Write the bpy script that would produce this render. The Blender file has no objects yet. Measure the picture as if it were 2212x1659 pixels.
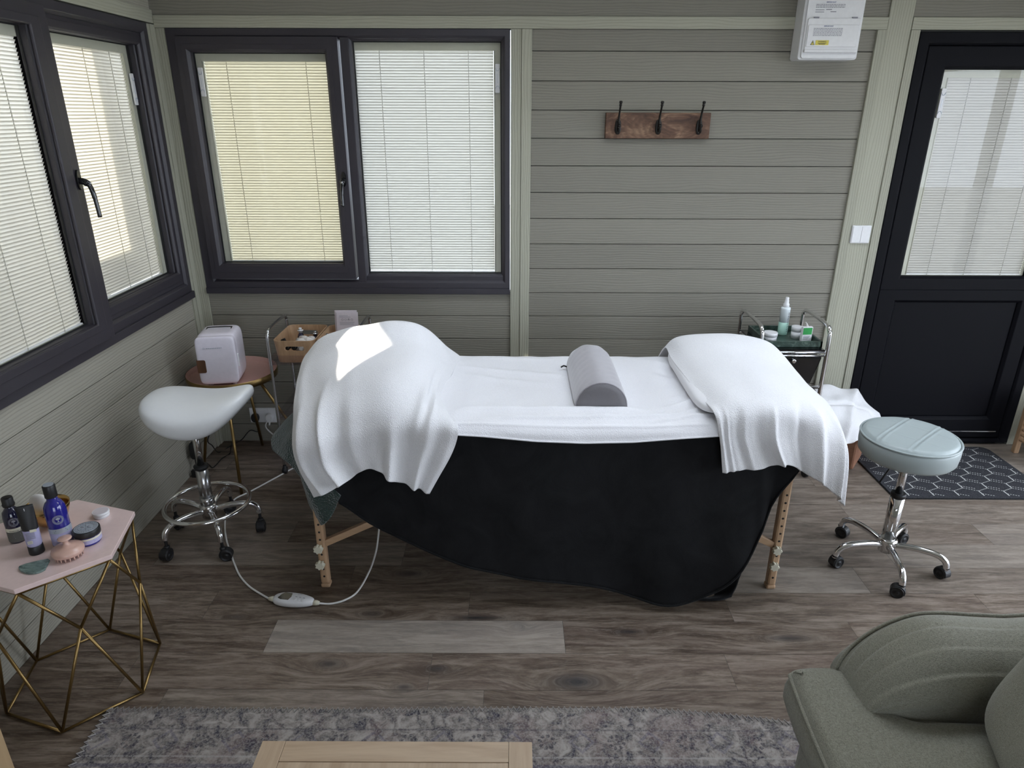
import bpy, bmesh, math, random
import numpy as np
from mathutils import Vector, Matrix
random.seed(7)
COL = bpy.context.scene.collection
PI = math.pi
sc = bpy.context.scene

# ------------------------------------------------------------------ camera maths
F, CX, CY = 1484.28654, 1106.0, 829.5
CAM = Vector((0, -3.5, 1.7353))
R_ = Vector((0.99999277, 0.0026046, 0.0027652)).normalized()
FW = Vector((-0.0014048, 0.9298869, -0.3678428)).normalized()
U_ = R_.cross(FW).normalized()
def W(px, py, Y=None, Z=None, X=None):
    """world point where the sight line of a photo pixel meets a plane of the room"""
    d = FW + R_*((px-CX)/F) - U_*((py-CY)/F)
    if Y is not None: t = (Y-CAM.y)/d.y
    elif Z is not None: t = (Z-CAM.z)/d.z
    else: t = (X-CAM.x)/d.x
    return CAM + d*t
cam = bpy.data.cameras.new('camera'); co = bpy.data.objects.new('camera', cam); COL.objects.link(co)
m3 = Matrix((R_, U_, -FW)).transposed()
co.matrix_world = Matrix.Translation(CAM) @ m3.to_4x4()
cam.sensor_width = 36; cam.lens = 36*F/2212; cam.clip_start = .02
sc.camera = co

# ------------------------------------------------------------------ materials
class N:
    def __init__(s, name):
        s.m = bpy.data.materials.new(name); s.m.use_nodes = True
        s.t = s.m.node_tree; s.n = s.t.nodes; s.l = s.t.links
        s.b = s.n['Principled BSDF']; s.out = s.n['Material Output']
    def new(s, typ, **k):
        x = s.n.new(typ)
        for a, v in k.items():
            if a[0] == 'i' and a[1:].isdigit(): x.inputs[int(a[1:])].default_value = v
            elif a in x.inputs: x.inputs[a].default_value = v
            else: setattr(x, a, v)
        return x
    def link(s, a, b): s.l.new(a, b)
    def math(s, op, a, b=None, c=None):
        x = s.n.new('ShaderNodeMath'); x.operation = op
        for i, v in enumerate((a, b, c)):
            if v is None: continue
            if isinstance(v, (int, float)): x.inputs[i].default_value = v
            else: s.l.new(v, x.inputs[i])
        return x.outputs[0]
    def vec(s, op, a, b):
        x = s.n.new('ShaderNodeVectorMath'); x.operation = op
        for i, v in enumerate((a, b)):
            if isinstance(v, (tuple, list)): x.inputs[i].default_value = v
            else: s.l.new(v, x.inputs[i])
        return x.outputs[0]
    def coord(s, scale=(1, 1, 1), out='Object', rot=(0, 0, 0)):
        tc = s.n.new('ShaderNodeTexCoord'); mp = s.n.new('ShaderNodeMapping')
        mp.inputs['Scale'].default_value = scale; mp.inputs['Rotation'].default_value = rot
        s.l.new(tc.outputs[out], mp.inputs[0]); return mp.outputs[0]
    def noise(s, v, scale, detail=4, rough=.55, dist=0):
        x = s.n.new('ShaderNodeTexNoise'); x.inputs['Scale'].default_value = scale
        x.inputs['Detail'].default_value = detail; x.inputs['Roughness'].default_value = rough
        x.inputs['Distortion'].default_value = dist
        if v is not None: s.l.new(v, x.inputs['Vector'])
        return x.outputs['Fac']
    def ramp(s, f, stops):
        x = s.n.new('ShaderNodeValToRGB'); r = x.color_ramp
        while len(r.elements) < len(stops): r.elements.new(.5)
        for e, (p, c) in zip(r.elements, stops):
            e.position = p; e.color = c if len(c) == 4 else (*c, 1)
        s.l.new(f, x.inputs[0]); return x.outputs[0]
    def mix(s, f, a, b, mode='MIX'):
        x = s.n.new('ShaderNodeMix'); x.data_type = 'RGBA'; x.blend_type = mode
        if isinstance(f, (int, float)): x.inputs[0].default_value = f
        else: s.l.new(f, x.inputs[0])
        for i, v in ((6, a), (7, b)):
            if isinstance(v, (tuple, list)): x.inputs[i].default_value = (*v[:3], 1)
            else: s.l.new(v, x.inputs[i])
        return x.outputs[2]
    def bump(s, h, strength=.3, dist=.002):
        x = s.n.new('ShaderNodeBump'); x.inputs['Strength'].default_value = strength
        x.inputs['Distance'].default_value = dist; s.l.new(h, x.inputs['Height'])
        s.l.new(x.outputs[0], s.b.inputs['Normal']); return x
    def set(s, **k):
        names = dict(col='Base Color', rough='Roughness', metal='Metallic', spec='Specular IOR Level', trans='Transmission Weight',
                     ior='IOR', alpha='Alpha', sheen='Sheen Weight', coat='Coat Weight', coatr='Coat Roughness', sr='Sheen Roughness')
        for a, v in k.items():
            i = s.b.inputs[names[a]]
            if isinstance(v, (tuple, list)): i.default_value = (*v[:3], 1)
            elif isinstance(v, (int, float)): i.default_value = v
            else: s.l.new(v, i)
        return s
def simple(name, col, rough=.5, metal=0, grain=.03, bump=0, bscale=300, **k):
    n = N(name)
    f = n.noise(n.coord(), 60, 3)
    c = n.mix(f, tuple(x*(1-grain*2) for x in col), tuple(min(1, x*(1+grain*2)) for x in col))
    n.set(col=c, rough=rough, metal=metal, **k)
    if bump: n.bump(n.noise(n.coord(), bscale, 3), bump, .001)
    return n.m

def cladding(name, col, axis):
    """embossed woodgrain composite board; axis = board direction"""
    n = N(name)
    at = n.new('ShaderNodeAttribute', attribute_name='rnd')
    tc = n.new('ShaderNodeTexCoord')
    sep = n.new('ShaderNodeSeparateXYZ'); n.link(tc.outputs['Object'], sep.inputs[0])
    if axis == 'x': a, b = sep.outputs[0], sep.outputs[2]
    elif axis == 'y': a, b = sep.outputs[1], sep.outputs[2]
    else: a, b = sep.outputs[2], n.math('ADD', sep.outputs[0], sep.outputs[1])
    a2 = n.math('ADD', a, n.math('MULTIPLY', at.outputs['Fac'], 37.0))
    cb = n.new('ShaderNodeCombineXYZ')
    n.link(n.math('MULTIPLY', a2, .22), cb.inputs[0]); n.link(b, cb.inputs[1])
    n.link(n.math('MULTIPLY', at.outputs['Fac'], 11.0), cb.inputs[2])
    w = n.new('ShaderNodeTexWave', wave_type='BANDS', bands_direction='Y')
    w.inputs['Scale'].default_value = 26; w.inputs['Distortion'].default_value = 9
    w.inputs['Detail'].default_value = 1.5; w.inputs['Detail Scale'].default_value = .55; w.inputs['Detail Roughness'].default_value = .5
    n.link(cb.outputs[0], w.inputs['Vector'])
    fine = n.noise(cb.outputs[0], 160, 3)
    h = n.math('ADD', n.math('POWER', w.outputs['Fac'], 3.0), n.math('MULTIPLY', fine, .35))
    patch = n.noise(cb.outputs[0], 5, 2)
    h = n.math('MULTIPLY', h, n.math('ADD', patch, .25))
    tone = n.math('ADD', .93, n.math('MULTIPLY', at.outputs['Fac'], .12))
    c = n.mix(n.math('MULTIPLY', h, .30), col, tuple(x*.55 for x in col))
    vm = n.new('ShaderNodeVectorMath', operation='SCALE'); n.link(c, vm.inputs[0]); n.link(tone, vm.inputs['Scale'])
    n.set(col=vm.outputs[0], rough=.62, spec=.35)
    n.bump(h, .55, -.0016)
    return n.m

def woodmat(name, c1, c2, scale=1, axis='x', rough=.45, rings=18, **k):
    n = N(name)
    s = {'x': (1.2, 12, 12), 'y': (12, 1.2, 12), 'z': (12, 12, 1.2)}[axis]
    v = n.coord(tuple(q*scale for q in s))
    f = n.noise(v, 2.2, 5, .6, .6); g = n.noise(v, 14, 3)
    c = n.ramp(f, [(.3, c1), (.7, c2)])
    c = n.mix(n.math('MULTIPLY', g, .35), c, tuple(x*.6 for x in c1))
    n.set(col=c, rough=rough, **k); n.bump(g, .12, .001)
    return n.m

def terry(name, col, str_=.7, sc_=420, sheen=.35, dist=.004, lo=.86):
    n = N(name)
    v = n.coord()
    vo = n.new('ShaderNodeTexVoronoi'); vo.inputs['Scale'].default_value = sc_; n.link(v, vo.inputs['Vector'])
    n1 = n.noise(v, sc_*.55, 3, .6, .3)
    n2 = n.noise(v, 14, 3)
    h = n.math('ADD', n.math('MULTIPLY', vo.outputs['Distance'], .8), n1)
    c = n.mix(n.math('MULTIPLY', n1, 1.0), tuple(x*lo for x in col), col)
    n.set(col=c, rough=.95, sheen=sheen, sr=.5, spec=.1)
    n.bump(n.math('ADD', h, n.math('MULTIPLY', n2, .8)), str_, dist)
    return n.m

M = {}
GREEN = (.36, .355, .285)
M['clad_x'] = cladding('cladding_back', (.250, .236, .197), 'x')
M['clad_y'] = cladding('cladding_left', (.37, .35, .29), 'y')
M['clad_z'] = cladding('cladding_trim', (.40, .395, .315), 'z')
M['clad_tx'] = cladding('cladding_head', (.40, .395, .315), 'x')
M['clad_ty'] = cladding('cladding_head_left', (.40, .395, .315), 'y')
M['backing'] = simple('wall_core', (.08, .08, .07), .9)
M['ceil'] = simple('ceiling_paint', (.72, .71, .67), .8)
M['frame'] = simple('window_frame_anthracite', (.034, .030, .038), .42, bump=.25, bscale=900)
M['doorp'] = simple('door_black', (.0055, .0055, .0075), .5, bump=.25, bscale=900, spec=.08)
M['gasket'] = simple('gasket_rubber', (.008, .008, .008), .6)
M['cassette'] = simple('blind_surround', (.52, .52, .42), .5)
M['white_pl'] = simple('white_plastic', (.78, .78, .79), .35)
M['chrome'] = simple('chrome', (.82, .82, .83), .12, 1, grain=0)
M['steel'] = simple('brushed_steel', (.55, .55, .56), .25, 1, grain=0)
M['black_pl'] = simple('black_plastic', (.012, .012, .013), .45)
M['black_gl'] = simple('black_gloss', (.006, .006, .007), .12, coat=.5)
M['dkmetal'] = simple('dark_metal', (.03, .028, .026), .35, .8)
M['gold'] = simple('brass_rod', (.30, .20, .08), .38, 1, bump=.1)
M['goldb'] = simple('gold_bowl', (.62, .40, .16), .22, 1)
M['pinktop'] = simple('pink_marble', (.76, .58, .55), .22, coat=.5, coatr=.15)
M['pinktray'] = simple('pink_tray', (.60, .36, .31), .45)
M['fridge'] = simple('lilac_fridge', (.90, .85, .95), .25, coat=.4)
M['blush'] = simple('blush_plastic', (.60, .38, .31), .35, coat=.3)
M['walnut'] = woodmat('walnut', (.09, .04, .02), (.17, .08, .04), 1, 'z')
M['beech'] = woodmat('beech', (.50, .32, .19), (.60, .41, .26), 1.4, 'z', .4)
M['beechx'] = woodmat('beech_rail', (.50, .32, .19), (.60, .41, .26), 1.4, 'x', .4)
M['bamboo'] = woodmat('bamboo_veneer', (.40, .24, .13), (.58, .38, .23), 2.2, 'z', .42)
M['oakx'] = woodmat('oak_x', (.44, .31, .20), (.62, .47, .33), .9, 'x', .42)
M['oaky'] = woodmat('oak_y', (.44, .31, .20), (.62, .47, .33), .9, 'y', .42)
M['tan'] = woodmat('tan_board', (.44, .30, .16), (.52, .37, .21), .5, 'z', .6)
M['redwood'] = woodmat('reddish_wood', (.26, .12, .07), (.36, .18, .11), 1, 'y', .5)
M['rustic'] = woodmat('rustic_wood', (.10, .045, .02), (.36, .20, .11), .9, 'x', .55)
M['leatherw'] = simple('white_leather', (.84, .85, .86), .33, grain=.01, bump=.15, bscale=700)
M['leatherg'] = simple('sage_leather', (.37, .42, .42), .36, grain=.01, bump=.2, bscale=700)
M['terry'] = terry('white_terry', (.83, .82, .83), .5, 330)
M['terry2'] = terry('white_sheet', (.86, .85, .87), .35, 330)
M['green_fl'] = terry('green_fleece', (.035, .062, .052), .9, 160, .5, .006, .6)
M['velvet'] = terry('black_velvet', (.010, .0103, .0112), .35, 300, .10)
M['pillow'] = terry('pillow_cotton', (.80, .79, .80), .08, 700, .1)
M['bolster'] = terry('grey_velour', (.36, .34, .36), .10, 500, .7)
M['bolster_end'] = terry('dark_velour', (.20, .19, .20), .10, 500, .3)
M['cable_w'] = simple('white_cable', (.75, .74, .72), .4)
M['cobalt'] = simple('cobalt_glass', (.020, .018, .22), .08, coat=.6)
M['cobalt_d'] = simple('dark_cobalt_glass', (.010, .010, .035), .10, coat=.6)
M['lbl_l'] = simple('lilac_label', (.42, .40, .60), .5)
M['lbl_g'] = simple('grey_label', (.10, .10, .09), .5)
M['cream'] = simple('cream_paper', (.68, .65, .52), .6)
M['ink'] = simple('ink', (.03, .03, .05), .6)
M['inkb'] = simple('blue_ink', (.06, .08, .25), .6)
M['grey_ink'] = simple('grey_ink', (.25, .25, .28), .6)
M['silver_lbl'] = simple('silver_label', (.48, .53, .60), .3, .5)
M['yellow'] = simple('yellow_label', (.68, .58, .10), .5)
M['paper'] = simple('pink_paper', (.60, .54, .57), .7)
M['tissue'] = simple('tissue', (.75, .72, .69), .8, bump=.4, bscale=60)
M['green_box'] = simple('green_print', (.02, .30, .06), .5)
M['minty'] = simple('mint_liquid', (.38, .62, .52), .25)
M['frost'] = simple('frosted_bottle', (.72, .78, .80), .25)
M['screen'] = simple('lcd_screen', (.02, .008, .012), .08, coat=.8)
M['rope'] = woodmat('wicker', (.34, .20, .11), (.52, .34, .20), 4, 'z', .7)
M['sun_screen'] = simple('pale_sun_screen', (.62, .58, .5), .9)
M['ground'] = simple('garden_paving', (.30, .29, .26), .9)

def glass_thin():
    n = N('window_glass')
    tr = n.new('ShaderNodeBsdfTransparent'); gl = n.new('ShaderNodeBsdfGlossy'); gl.inputs['Roughness'].default_value = .02
    fr = n.new('ShaderNodeFresnel'); fr.inputs['IOR'].default_value = 1.45; ge = n.new('ShaderNodeNewGeometry')
    mx = n.new('ShaderNodeMixShader'); n.link(n.math('MULTIPLY', fr.outputs[0], n.math('SUBTRACT', 1.0, ge.outputs['Backfacing'])), mx.inputs[0]); n.link(tr.outputs[0], mx.inputs[1]); n.link(gl.outputs[0], mx.inputs[2])
    n.link(mx.outputs[0], n.out.inputs[0]); n.n.remove(n.b); return n.m
M['glass'] = glass_thin()
def acrylic():
    n = N('clear_acrylic')
    tr = n.new('ShaderNodeBsdfTransparent'); tr.inputs[0].default_value = (.95, .93, .95, 1)
    gl = n.new('ShaderNodeBsdfGlossy'); gl.inputs['Roughness'].default_value = .08
    fr = n.new('ShaderNodeFresnel'); fr.inputs['IOR'].default_value = 1.5; ge = n.new('ShaderNodeNewGeometry')
    mx = n.new('ShaderNodeMixShader'); n.link(n.math('MULTIPLY', n.math('ADD', fr.outputs[0], .06), n.math('SUBTRACT', 1.0, ge.outputs['Backfacing'])), mx.inputs[0]); n.link(tr.outputs[0], mx.inputs[1]); n.link(gl.outputs[0], mx.inputs[2])
    n.link(mx.outputs[0], n.out.inputs[0]); n.n.remove(n.b); return n.m
M['acrylic'] = acrylic()
def slat(name, refl, trans, f=.5):
    n = N(name)
    d = n.new('ShaderNodeBsdfDiffuse'); d.inputs[0].default_value = (*refl, 1)
    t = n.new('ShaderNodeBsdfTranslucent'); t.inputs[0].default_value = (*trans, 1)
    mx = n.new('ShaderNodeMixShader'); mx.inputs[0].default_value = f
    n.link(d.outputs[0], mx.inputs[1]); n.link(t.outputs[0], mx.inputs[2]); n.link(mx.outputs[0], n.out.inputs[0])
    n.n.remove(n.b); return n.m
M['slat'] = slat('blind_slats', (.55, .545, .51), (.92, .90, .80), .145)
M['slat_sun'] = slat('blind_slats_sun_warm', (.55, .53, .45), (.98, .88, .60), .17)  # warm sun behind this sash put into the slat colour
M['slat_l'] = slat('blind_slats_left', (.60, .59, .54), (.90, .86, .75), .31)  # same slats, stronger daylight put into their translucency
M['slat_d'] = slat('blind_slats_door', (.44, .43, .40), (.90, .86, .76), .045)  # same slats, dimmer light put into their colour

def floor_mat():
    n = N('oak_vinyl_planks')
    at = n.new('ShaderNodeAttribute', attribute_name='rnd'); tn = n.new('ShaderNodeAttribute', attribute_name='tone')
    tc = n.new('ShaderNodeTexCoord'); sep = n.new('ShaderNodeSeparateXYZ'); n.link(tc.outputs['Object'], sep.inputs[0])
    x, y = sep.outputs[0], sep.outputs[1]
    knots = [(.215, -1.765, .085, .036, 1.0), (-.62, -1.69, .05, .022, .8), (-.25, -1.71, .035, .016, .8), (-.35, -1.79, .03, .015, .8), (.02, -1.50, .03, .02, .3),
             (-.52, -1.44, .05, .02, .7), (-.13, -1.46, .10, .014, 1.0), (-1.02, -1.46, .05, .014, .6), (.98, -1.56, .09, .018, .8), (1.1, -.72, .08, .012, .7), (1.16, -1.05, .06, .012, .7), (.42, -1.53, .05, .012, .8), (-.42, -1.2, .06, .022, .8)]
    dark = None; ydis = y; rr = None
    for (kx, ky, sx, sy, a) in knots:
        dx = n.math('DIVIDE', n.math('SUBTRACT', x, kx), sx); dy = n.math('DIVIDE', n.math('SUBTRACT', y, ky), sy)
        r2 = n.math('ADD', n.math('MULTIPLY', dx, dx), n.math('MULTIPLY', dy, dy))
        e = n.math('POWER', 2.718, n.math('MULTIPLY', r2, -1.3))
        e2 = n.math('POWER', 2.718, n.math('MULTIPLY', r2, -.22))
        dark = n.math('MULTIPLY', e, a) if dark is None else n.math('MAXIMUM', dark, n.math('MULTIPLY', e, a))
        # rings round the knot: lines follow the radius instead of the board
        q = n.math('MULTIPLY', n.math('SUBTRACT', n.math('MULTIPLY', n.math('SQRT', r2), sy), n.math('SUBTRACT', y, ky)), n.math('MINIMUM', n.math('MULTIPLY', e2, 1.3), 1.0))
        ydis = n.math('ADD', ydis, q)
    cb = n.new('ShaderNodeCombineXYZ')
    n.link(n.math('ADD', n.math('MULTIPLY', x, .13), n.math('MULTIPLY', at.outputs['Fac'], 23.0)), cb.inputs[0])
    n.link(ydis, cb.inputs[1]); n.link(n.math('MULTIPLY', at.outputs['Fac'], 7.0), cb.inputs[2])
    v = cb.outputs[0]
    g1 = n.noise(v, 34, 7, .68, .5); g2 = n.noise(v, 190, 6, .72); g3 = n.noise(v, 9, 3, .5, 1.2)
    c = n.ramp(g1, [(.36, (.060, .039, .025)), (.49, (.135, .098, .070)), (.62, (.235, .187, .147))])
    c = n.mix(n.math('MULTIPLY', n.ramp(g3, [(.45, (0, 0, 0)), (.7, (1, 1, 1))]), .45), c, (.115, .075, .058))
    c = n.mix(n.math('MULTIPLY', n.ramp(g2, [(.5, (0, 0, 0)), (.68, (1, 1, 1))]), .5), c, (.275, .232, .190))
    c = n.mix(n.math('MULTIPLY', n.ramp(g2, [(.30, (1, 1, 1)), (.46, (0, 0, 0))]), .65), c, (.050, .036, .028))
    c = n.mix(n.math('MULTIPLY', dark, n.math('ADD', .45, n.math('MULTIPLY', g2, .9))), c, (.016, .015, .017))
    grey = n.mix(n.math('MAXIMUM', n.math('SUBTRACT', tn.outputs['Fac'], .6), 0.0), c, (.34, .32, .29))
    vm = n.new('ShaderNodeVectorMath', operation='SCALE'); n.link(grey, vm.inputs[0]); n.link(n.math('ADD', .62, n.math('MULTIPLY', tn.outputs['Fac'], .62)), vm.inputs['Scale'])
    n.set(col=vm.outputs[0], rough=n.math('ADD', .36, n.math('MULTIPLY', g2, .2)), spec=.45)
    n.bump(n.math('ADD', g2, g1), .12, .0012)
    return n.m
M['floor'] = floor_mat()

def velvet():
    n = N('black_velvet'); v = n.coord()
    a = n.noise(v, 7, 4, .65, 1.2); f = n.noise(v, 420, 3, .6)
    c = n.ramp(a, [(.32, (.0085, .0086, .0092)), (.68, (.0150, .0152, .0162))])
    n.set(col=c, rough=.9, sheen=.12, sr=.35, spec=.12)
    n.bump(n.math('ADD', f, n.math('MULTIPLY', a, 2.0)), .3, .002); return n.m
M['velvet'] = velvet()
def rustic():
    n = N('rustic_mango_wood'); tc = n.new('ShaderNodeTexCoord'); sep = n.new('ShaderNodeSeparateXYZ'); n.link(tc.outputs['Object'], sep.inputs[0])
    x, z = sep.outputs[0], sep.outputs[2]
    big = n.noise(n.coord((5, 5, 14)), 1.6, 4, .6, .8); fine = n.noise(n.coord((4, 30, 60)), 4, 5, .7)
    dx = n.math('MULTIPLY', n.math('SUBTRACT', x, .755), .42); dz = n.math('SUBTRACT', z, 1.665)
    r = n.math('SQRT', n.math('ADD', n.math('MULTIPLY', dx, dx), n.math('MULTIPLY', dz, dz)))
    w = n.math('SINE', n.math('ADD', n.math('MULTIPLY', r, 520), n.math('MULTIPLY', big, 26)))
    c = n.ramp(big, [(.34, (.050, .022, .012)), (.5, (.15, .075, .042)), (.66, (.33, .20, .12))])
    c = n.mix(n.math('MULTIPLY', n.math('ADD', w, 1.0), .20), c, (.06, .028, .016))
    c = n.mix(n.math('MULTIPLY', fine, .35), c, (.08, .04, .025))
    n.set(col=c, rough=.6); n.bump(fine, .3, .001); return n.m
M['rustic'] = rustic()

def linen():
    n = N('sage_linen')
    v = n.coord()
    h = n.math('MULTIPLY', n.math('ADD', n.math('ADD', n.noise(n.coord((1, 6, 6)), 125, 2), n.noise(n.coord((6, 1, 6)), 125, 2)), n.noise(v, 480, 2)), 1.0)
    g = n.noise(v, 9, 3)
    c = n.mix(n.ramp(h, [(.38, (0, 0, 0)), (.62, (1, 1, 1))]) if False else n.math('MULTIPLY', n.math('SUBTRACT', h, 1.05), 1.3), (.105, .10, .077), (.34, .332, .27))
    c = n.mix(n.math('MULTIPLY', g, .4), c, (.22, .215, .165))
    n.set(col=c, rough=.9, sheen=.3, spec=.15)
    n.bump(n.math('ADD', h, n.math('MULTIPLY', g, 2.0)), .45, .002)
    return n.m
M['linen'] = linen()

def rug_mat():
    n = N('distressed_rug')
    tc = n.new('ShaderNodeTexCoord'); sep = n.new('ShaderNodeSeparateXYZ'); n.link(tc.outputs['Object'], sep.inputs[0])
    x, y = sep.outputs[0], sep.outputs[1]
    # woven in horizontal picks: snap y to thin rows
    yq = n.math('MULTIPLY', n.math('FLOOR', n.math('MULTIPLY', y, 420)), 1/420)
    xq = n.math('MULTIPLY', n.math('FLOOR', n.math('MULTIPLY', x, 360)), 1/360)
    cb = n.new('ShaderNodeCombineXYZ'); n.link(xq, cb.inputs[0]); n.link(yq, cb.inputs[1])
    v = cb.outputs[0]
    big = n.noise(v, 6, 4, .65, .4); mid = n.noise(v, 26, 4, .7, .8); fine = n.noise(v, 150, 2, .7)
    c = n.ramp(mid, [(.36, (.035, .033, .050)), (.47, (.150, .132, .122)), (.60, (.32, .284, .258)), (.75, (.41, .375, .345))])
    c = n.mix(n.math('MULTIPLY', n.ramp(big, [(.5, (0, 0, 0)), (.62, (1, 1, 1))]), .45), c, (.17, .115, .11))
    # inner field darker & bluer, pale border band
    d = n.math('SUBTRACT', 0.0, y)       # object origin at top edge: distance into the rug
    inner = n.ramp(d, [(.0, (0, 0, 0)), (.20, (0, 0, 0)), (.215, (1, 1, 1)), (1, (1, 1, 1))])
    blot = n.ramp(n.noise(v, 17, 3, .7, 1.5), [(.44, (0, 0, 0)), (.52, (1, 1, 1))])
    c = n.mix(n.math('MULTIPLY', n.math('MULTIPLY', inner, blot), .75), c, (.022, .022, .042))
    def line(at, w):
        return n.math('LESS_THAN', n.math('ABSOLUTE', n.math('SUBTRACT', d, at)), w)
    for at_, w_, col_, a_ in ((.075, .003, (.07, .06, .075), .55), (.20, .006, (.06, .055, .10), .6), (.285, .004, (.42, .41, .38), .55), (.17, .003, (.42, .40, .38), .4)):
        c = n.mix(n.math('MULTIPLY', line(at_, w_), n.math('MULTIPLY', n.math('GREATER_THAN', mid, .42), a_)), c, col_)
    # dotted flower rings along the border
    fx = n.math('SUBTRACT', n.math('FRACT', n.math('MULTIPLY', xq, 1/.205)), .5)
    dx = n.math('MULTIPLY', fx, .205); dy = n.math('SUBTRACT', n.math('SUBTRACT', 0.0, yq), .118)
    rr = n.math('SQRT', n.math('ADD', n.math('MULTIPLY', dx, dx), n.math('MULTIPLY', n.math('MULTIPLY', dy, dy), 1.0)))
    ring = n.math('LESS_THAN', n.math('ABSOLUTE', n.math('SUBTRACT', rr, .021)), .0055)
    ang = n.math('ARCTAN2', dy, dx)
    ring = n.math('MULTIPLY', ring, n.math('GREATER_THAN', n.math('SINE', n.math('MULTIPLY', ang, 8)), -.2))
    c = n.mix(n.math('MULTIPLY', ring, .85), c, (.05, .045, .055))
    fx2 = n.math('SUBTRACT', n.math('FRACT', n.math('ADD', n.math('MULTIPLY', xq, 1/.205), .5)), .5)
    dx2 = n.math('ABSOLUTE', n.math('MULTIPLY', fx2, .205)); s2 = n.math('ADD', dx2, n.math('ABSOLUTE', dy))
    dia = n.math('LESS_THAN', n.math('ABSOLUTE', n.math('SUBTRACT', s2, .034)), .006)
    c = n.mix(n.math('MULTIPLY', dia, n.math('MULTIPLY', n.math('GREATER_THAN', mid, .45), .5)), c, (.09, .08, .13))
    c = n.mix(n.math('MULTIPLY', n.ramp(fine, [(.45, (0, 0, 0)), (.62, (1, 1, 1))]), .45), c, (.36, .34, .32))
    n.set(col=c, rough=.95, sheen=.1, spec=.1)
    n.bump(n.math('ADD', fine, mid), .5, .003)
    return n.m
M['rug'] = rug_mat()
M['rug_edge'] = simple('rug_stitching', (.33, .31, .29), .9)
def mat_mat():
    n = N('dark_doormat'); v = n.coord(); f = n.noise(v, 420, 2, .7)
    n.set(col=n.ramp(f, [(.35, (.012, .012, .014)), (.65, (.075, .076, .085))]), rough=.95, spec=.1); n.bump(f, .5, .003); return n.m
M['mat'] = mat_mat()
M['mat_line'] = simple('mat_yarn', (.50, .50, .48), .9)
def marble():
    n = N('green_marble'); v = n.coord(); f = n.noise(v, 16, 6, .7, 1.6)
    n.set(col=n.ramp(f, [(.35, (.012, .026, .020)), (.55, (.045, .075, .060)), (.68, (.16, .21, .18))]), rough=.3); return n.m
M['marble'] = marble()
def jade():
    n = N('green_stone'); v = n.coord((1, 3, 1), rot=(0, 0, .6)); f = n.noise(v, 30, 4, .6, 1.0)
    n.set(col=n.ramp(f, [(.35, (.05, .085, .08)), (.65, (.22, .29, .26))]), rough=.35); return n.m
M['jade'] = jade()

# ------------------------------------------------------------------ mesh helpers
def bmn(): return bmesh.new()
def box(bm, x0, x1, y0, y1, z0, z1, T=None, mi=0, rnd=None):
    if rnd is not None: L = bm.faces.layers.float.get('rnd') or bm.faces.layers.float.new('rnd')
    vs = [bm.verts.new(T(a, b, c) if T else (a, b, c)) for a in (x0, x1) for b in (y0, y1) for c in (z0, z1)]
    q = [(0, 1, 3, 2), (4, 6, 7, 5), (0, 4, 5, 1), (2, 3, 7, 6), (0, 2, 6, 4), (1, 5, 7, 3)]
    fs = [bm.faces.new([vs[i] for i in f]) for f in q]
    for f in fs: f.material_index = mi
    if rnd is not None:
        for f in fs: f[L] = rnd
    return fs
def frame_axes(d):
    d = Vector(d).normalized(); a = Vector((0, 0, 1)) if abs(d.z) < .9 else Vector((1, 0, 0))
    u = d.cross(a).normalized(); return u, d.cross(u).normalized()
def tube(bm, pts, r, seg=12, closed=False, cap=True, mi=0):
    pts = [Vector(p) for p in pts]; n = len(pts); rings = []; u = None
    rs = r if isinstance(r, (list, tuple)) else [r]*n
    for i, p in enumerate(pts):
        if closed: d = pts[(i+1) % n]-pts[i-1]
        else: d = pts[min(i+1, n-1)]-pts[max(i-1, 0)]
        d.normalize()
        if u is None: u, v = frame_axes(d)
        else:
            u = (u-d*u.dot(d)).normalized(); v = d.cross(u)
        v = d.cross(u).normalized()
        rings.append([bm.verts.new(p+(u*math.cos(2*PI*k/seg)+v*math.sin(2*PI*k/seg))*rs[i]) for k in range(seg)])
    for i in range(n if closed else n-1):
        a, b = rings[i], rings[(i+1) % n]
        for k in range(seg):
            f = bm.faces.new((a[k], a[(k+1) % seg], b[(k+1) % seg], b[k])); f.material_index = mi; f.smooth = True
    if cap and not closed:
        for rg in (list(reversed(rings[0])), rings[-1]):
            f = bm.faces.new(rg); f.material_index = mi
def spline(pts, k=8, closed=False):
    pts = [Vector(p) for p in pts]; n = len(pts); out = []
    rng = range(n) if closed else range(n-1)
    for i in rng:
        g = lambda j: pts[j % n] if closed else pts[max(0, min(n-1, j))]
        p0, p1, p2, p3 = g(i-1), g(i), g(i+1), g(i+2)
        for s in range(k):
            t = s/k
            out.append(.5*((2*p1)+(p2-p0)*t+(2*p0-5*p1+4*p2-p3)*t*t+(3*p1-p0-3*p2+p3)*t**3))
    if not closed: out.append(pts[-1].copy())
    return out
def lathe(bm, prof, c=(0, 0, 0), seg=32, axis=None, mi=0, cap=True):
    """profile (r, h) turned about the axis through c"""
    c = Vector(c); ax = Vector(axis or (0, 0, 1)).normalized()
    if axis is None: u, v = Vector((1, 0, 0)), Vector((0, 1, 0))
    else: u, v = frame_axes(ax)
    rings = []
    for r, h in prof:
        rings.append([bm.verts.new(c+ax*h+(u*math.cos(2*PI*k/seg)+v*math.sin(2*PI*k/seg))*max(r, 1e-5)) for k in range(seg)])
    for a, b in zip(rings, rings[1:]):
        for k in range(seg):
            f = bm.faces.new((a[k], a[(k+1) % seg], b[(k+1) % seg], b[k])); f.material_index = mi; f.smooth = True
    if cap:
        f = bm.faces.new(list(reversed(rings[0]))); f.material_index = mi
        f = bm.faces.new(rings[-1]); f.material_index = mi
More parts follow.
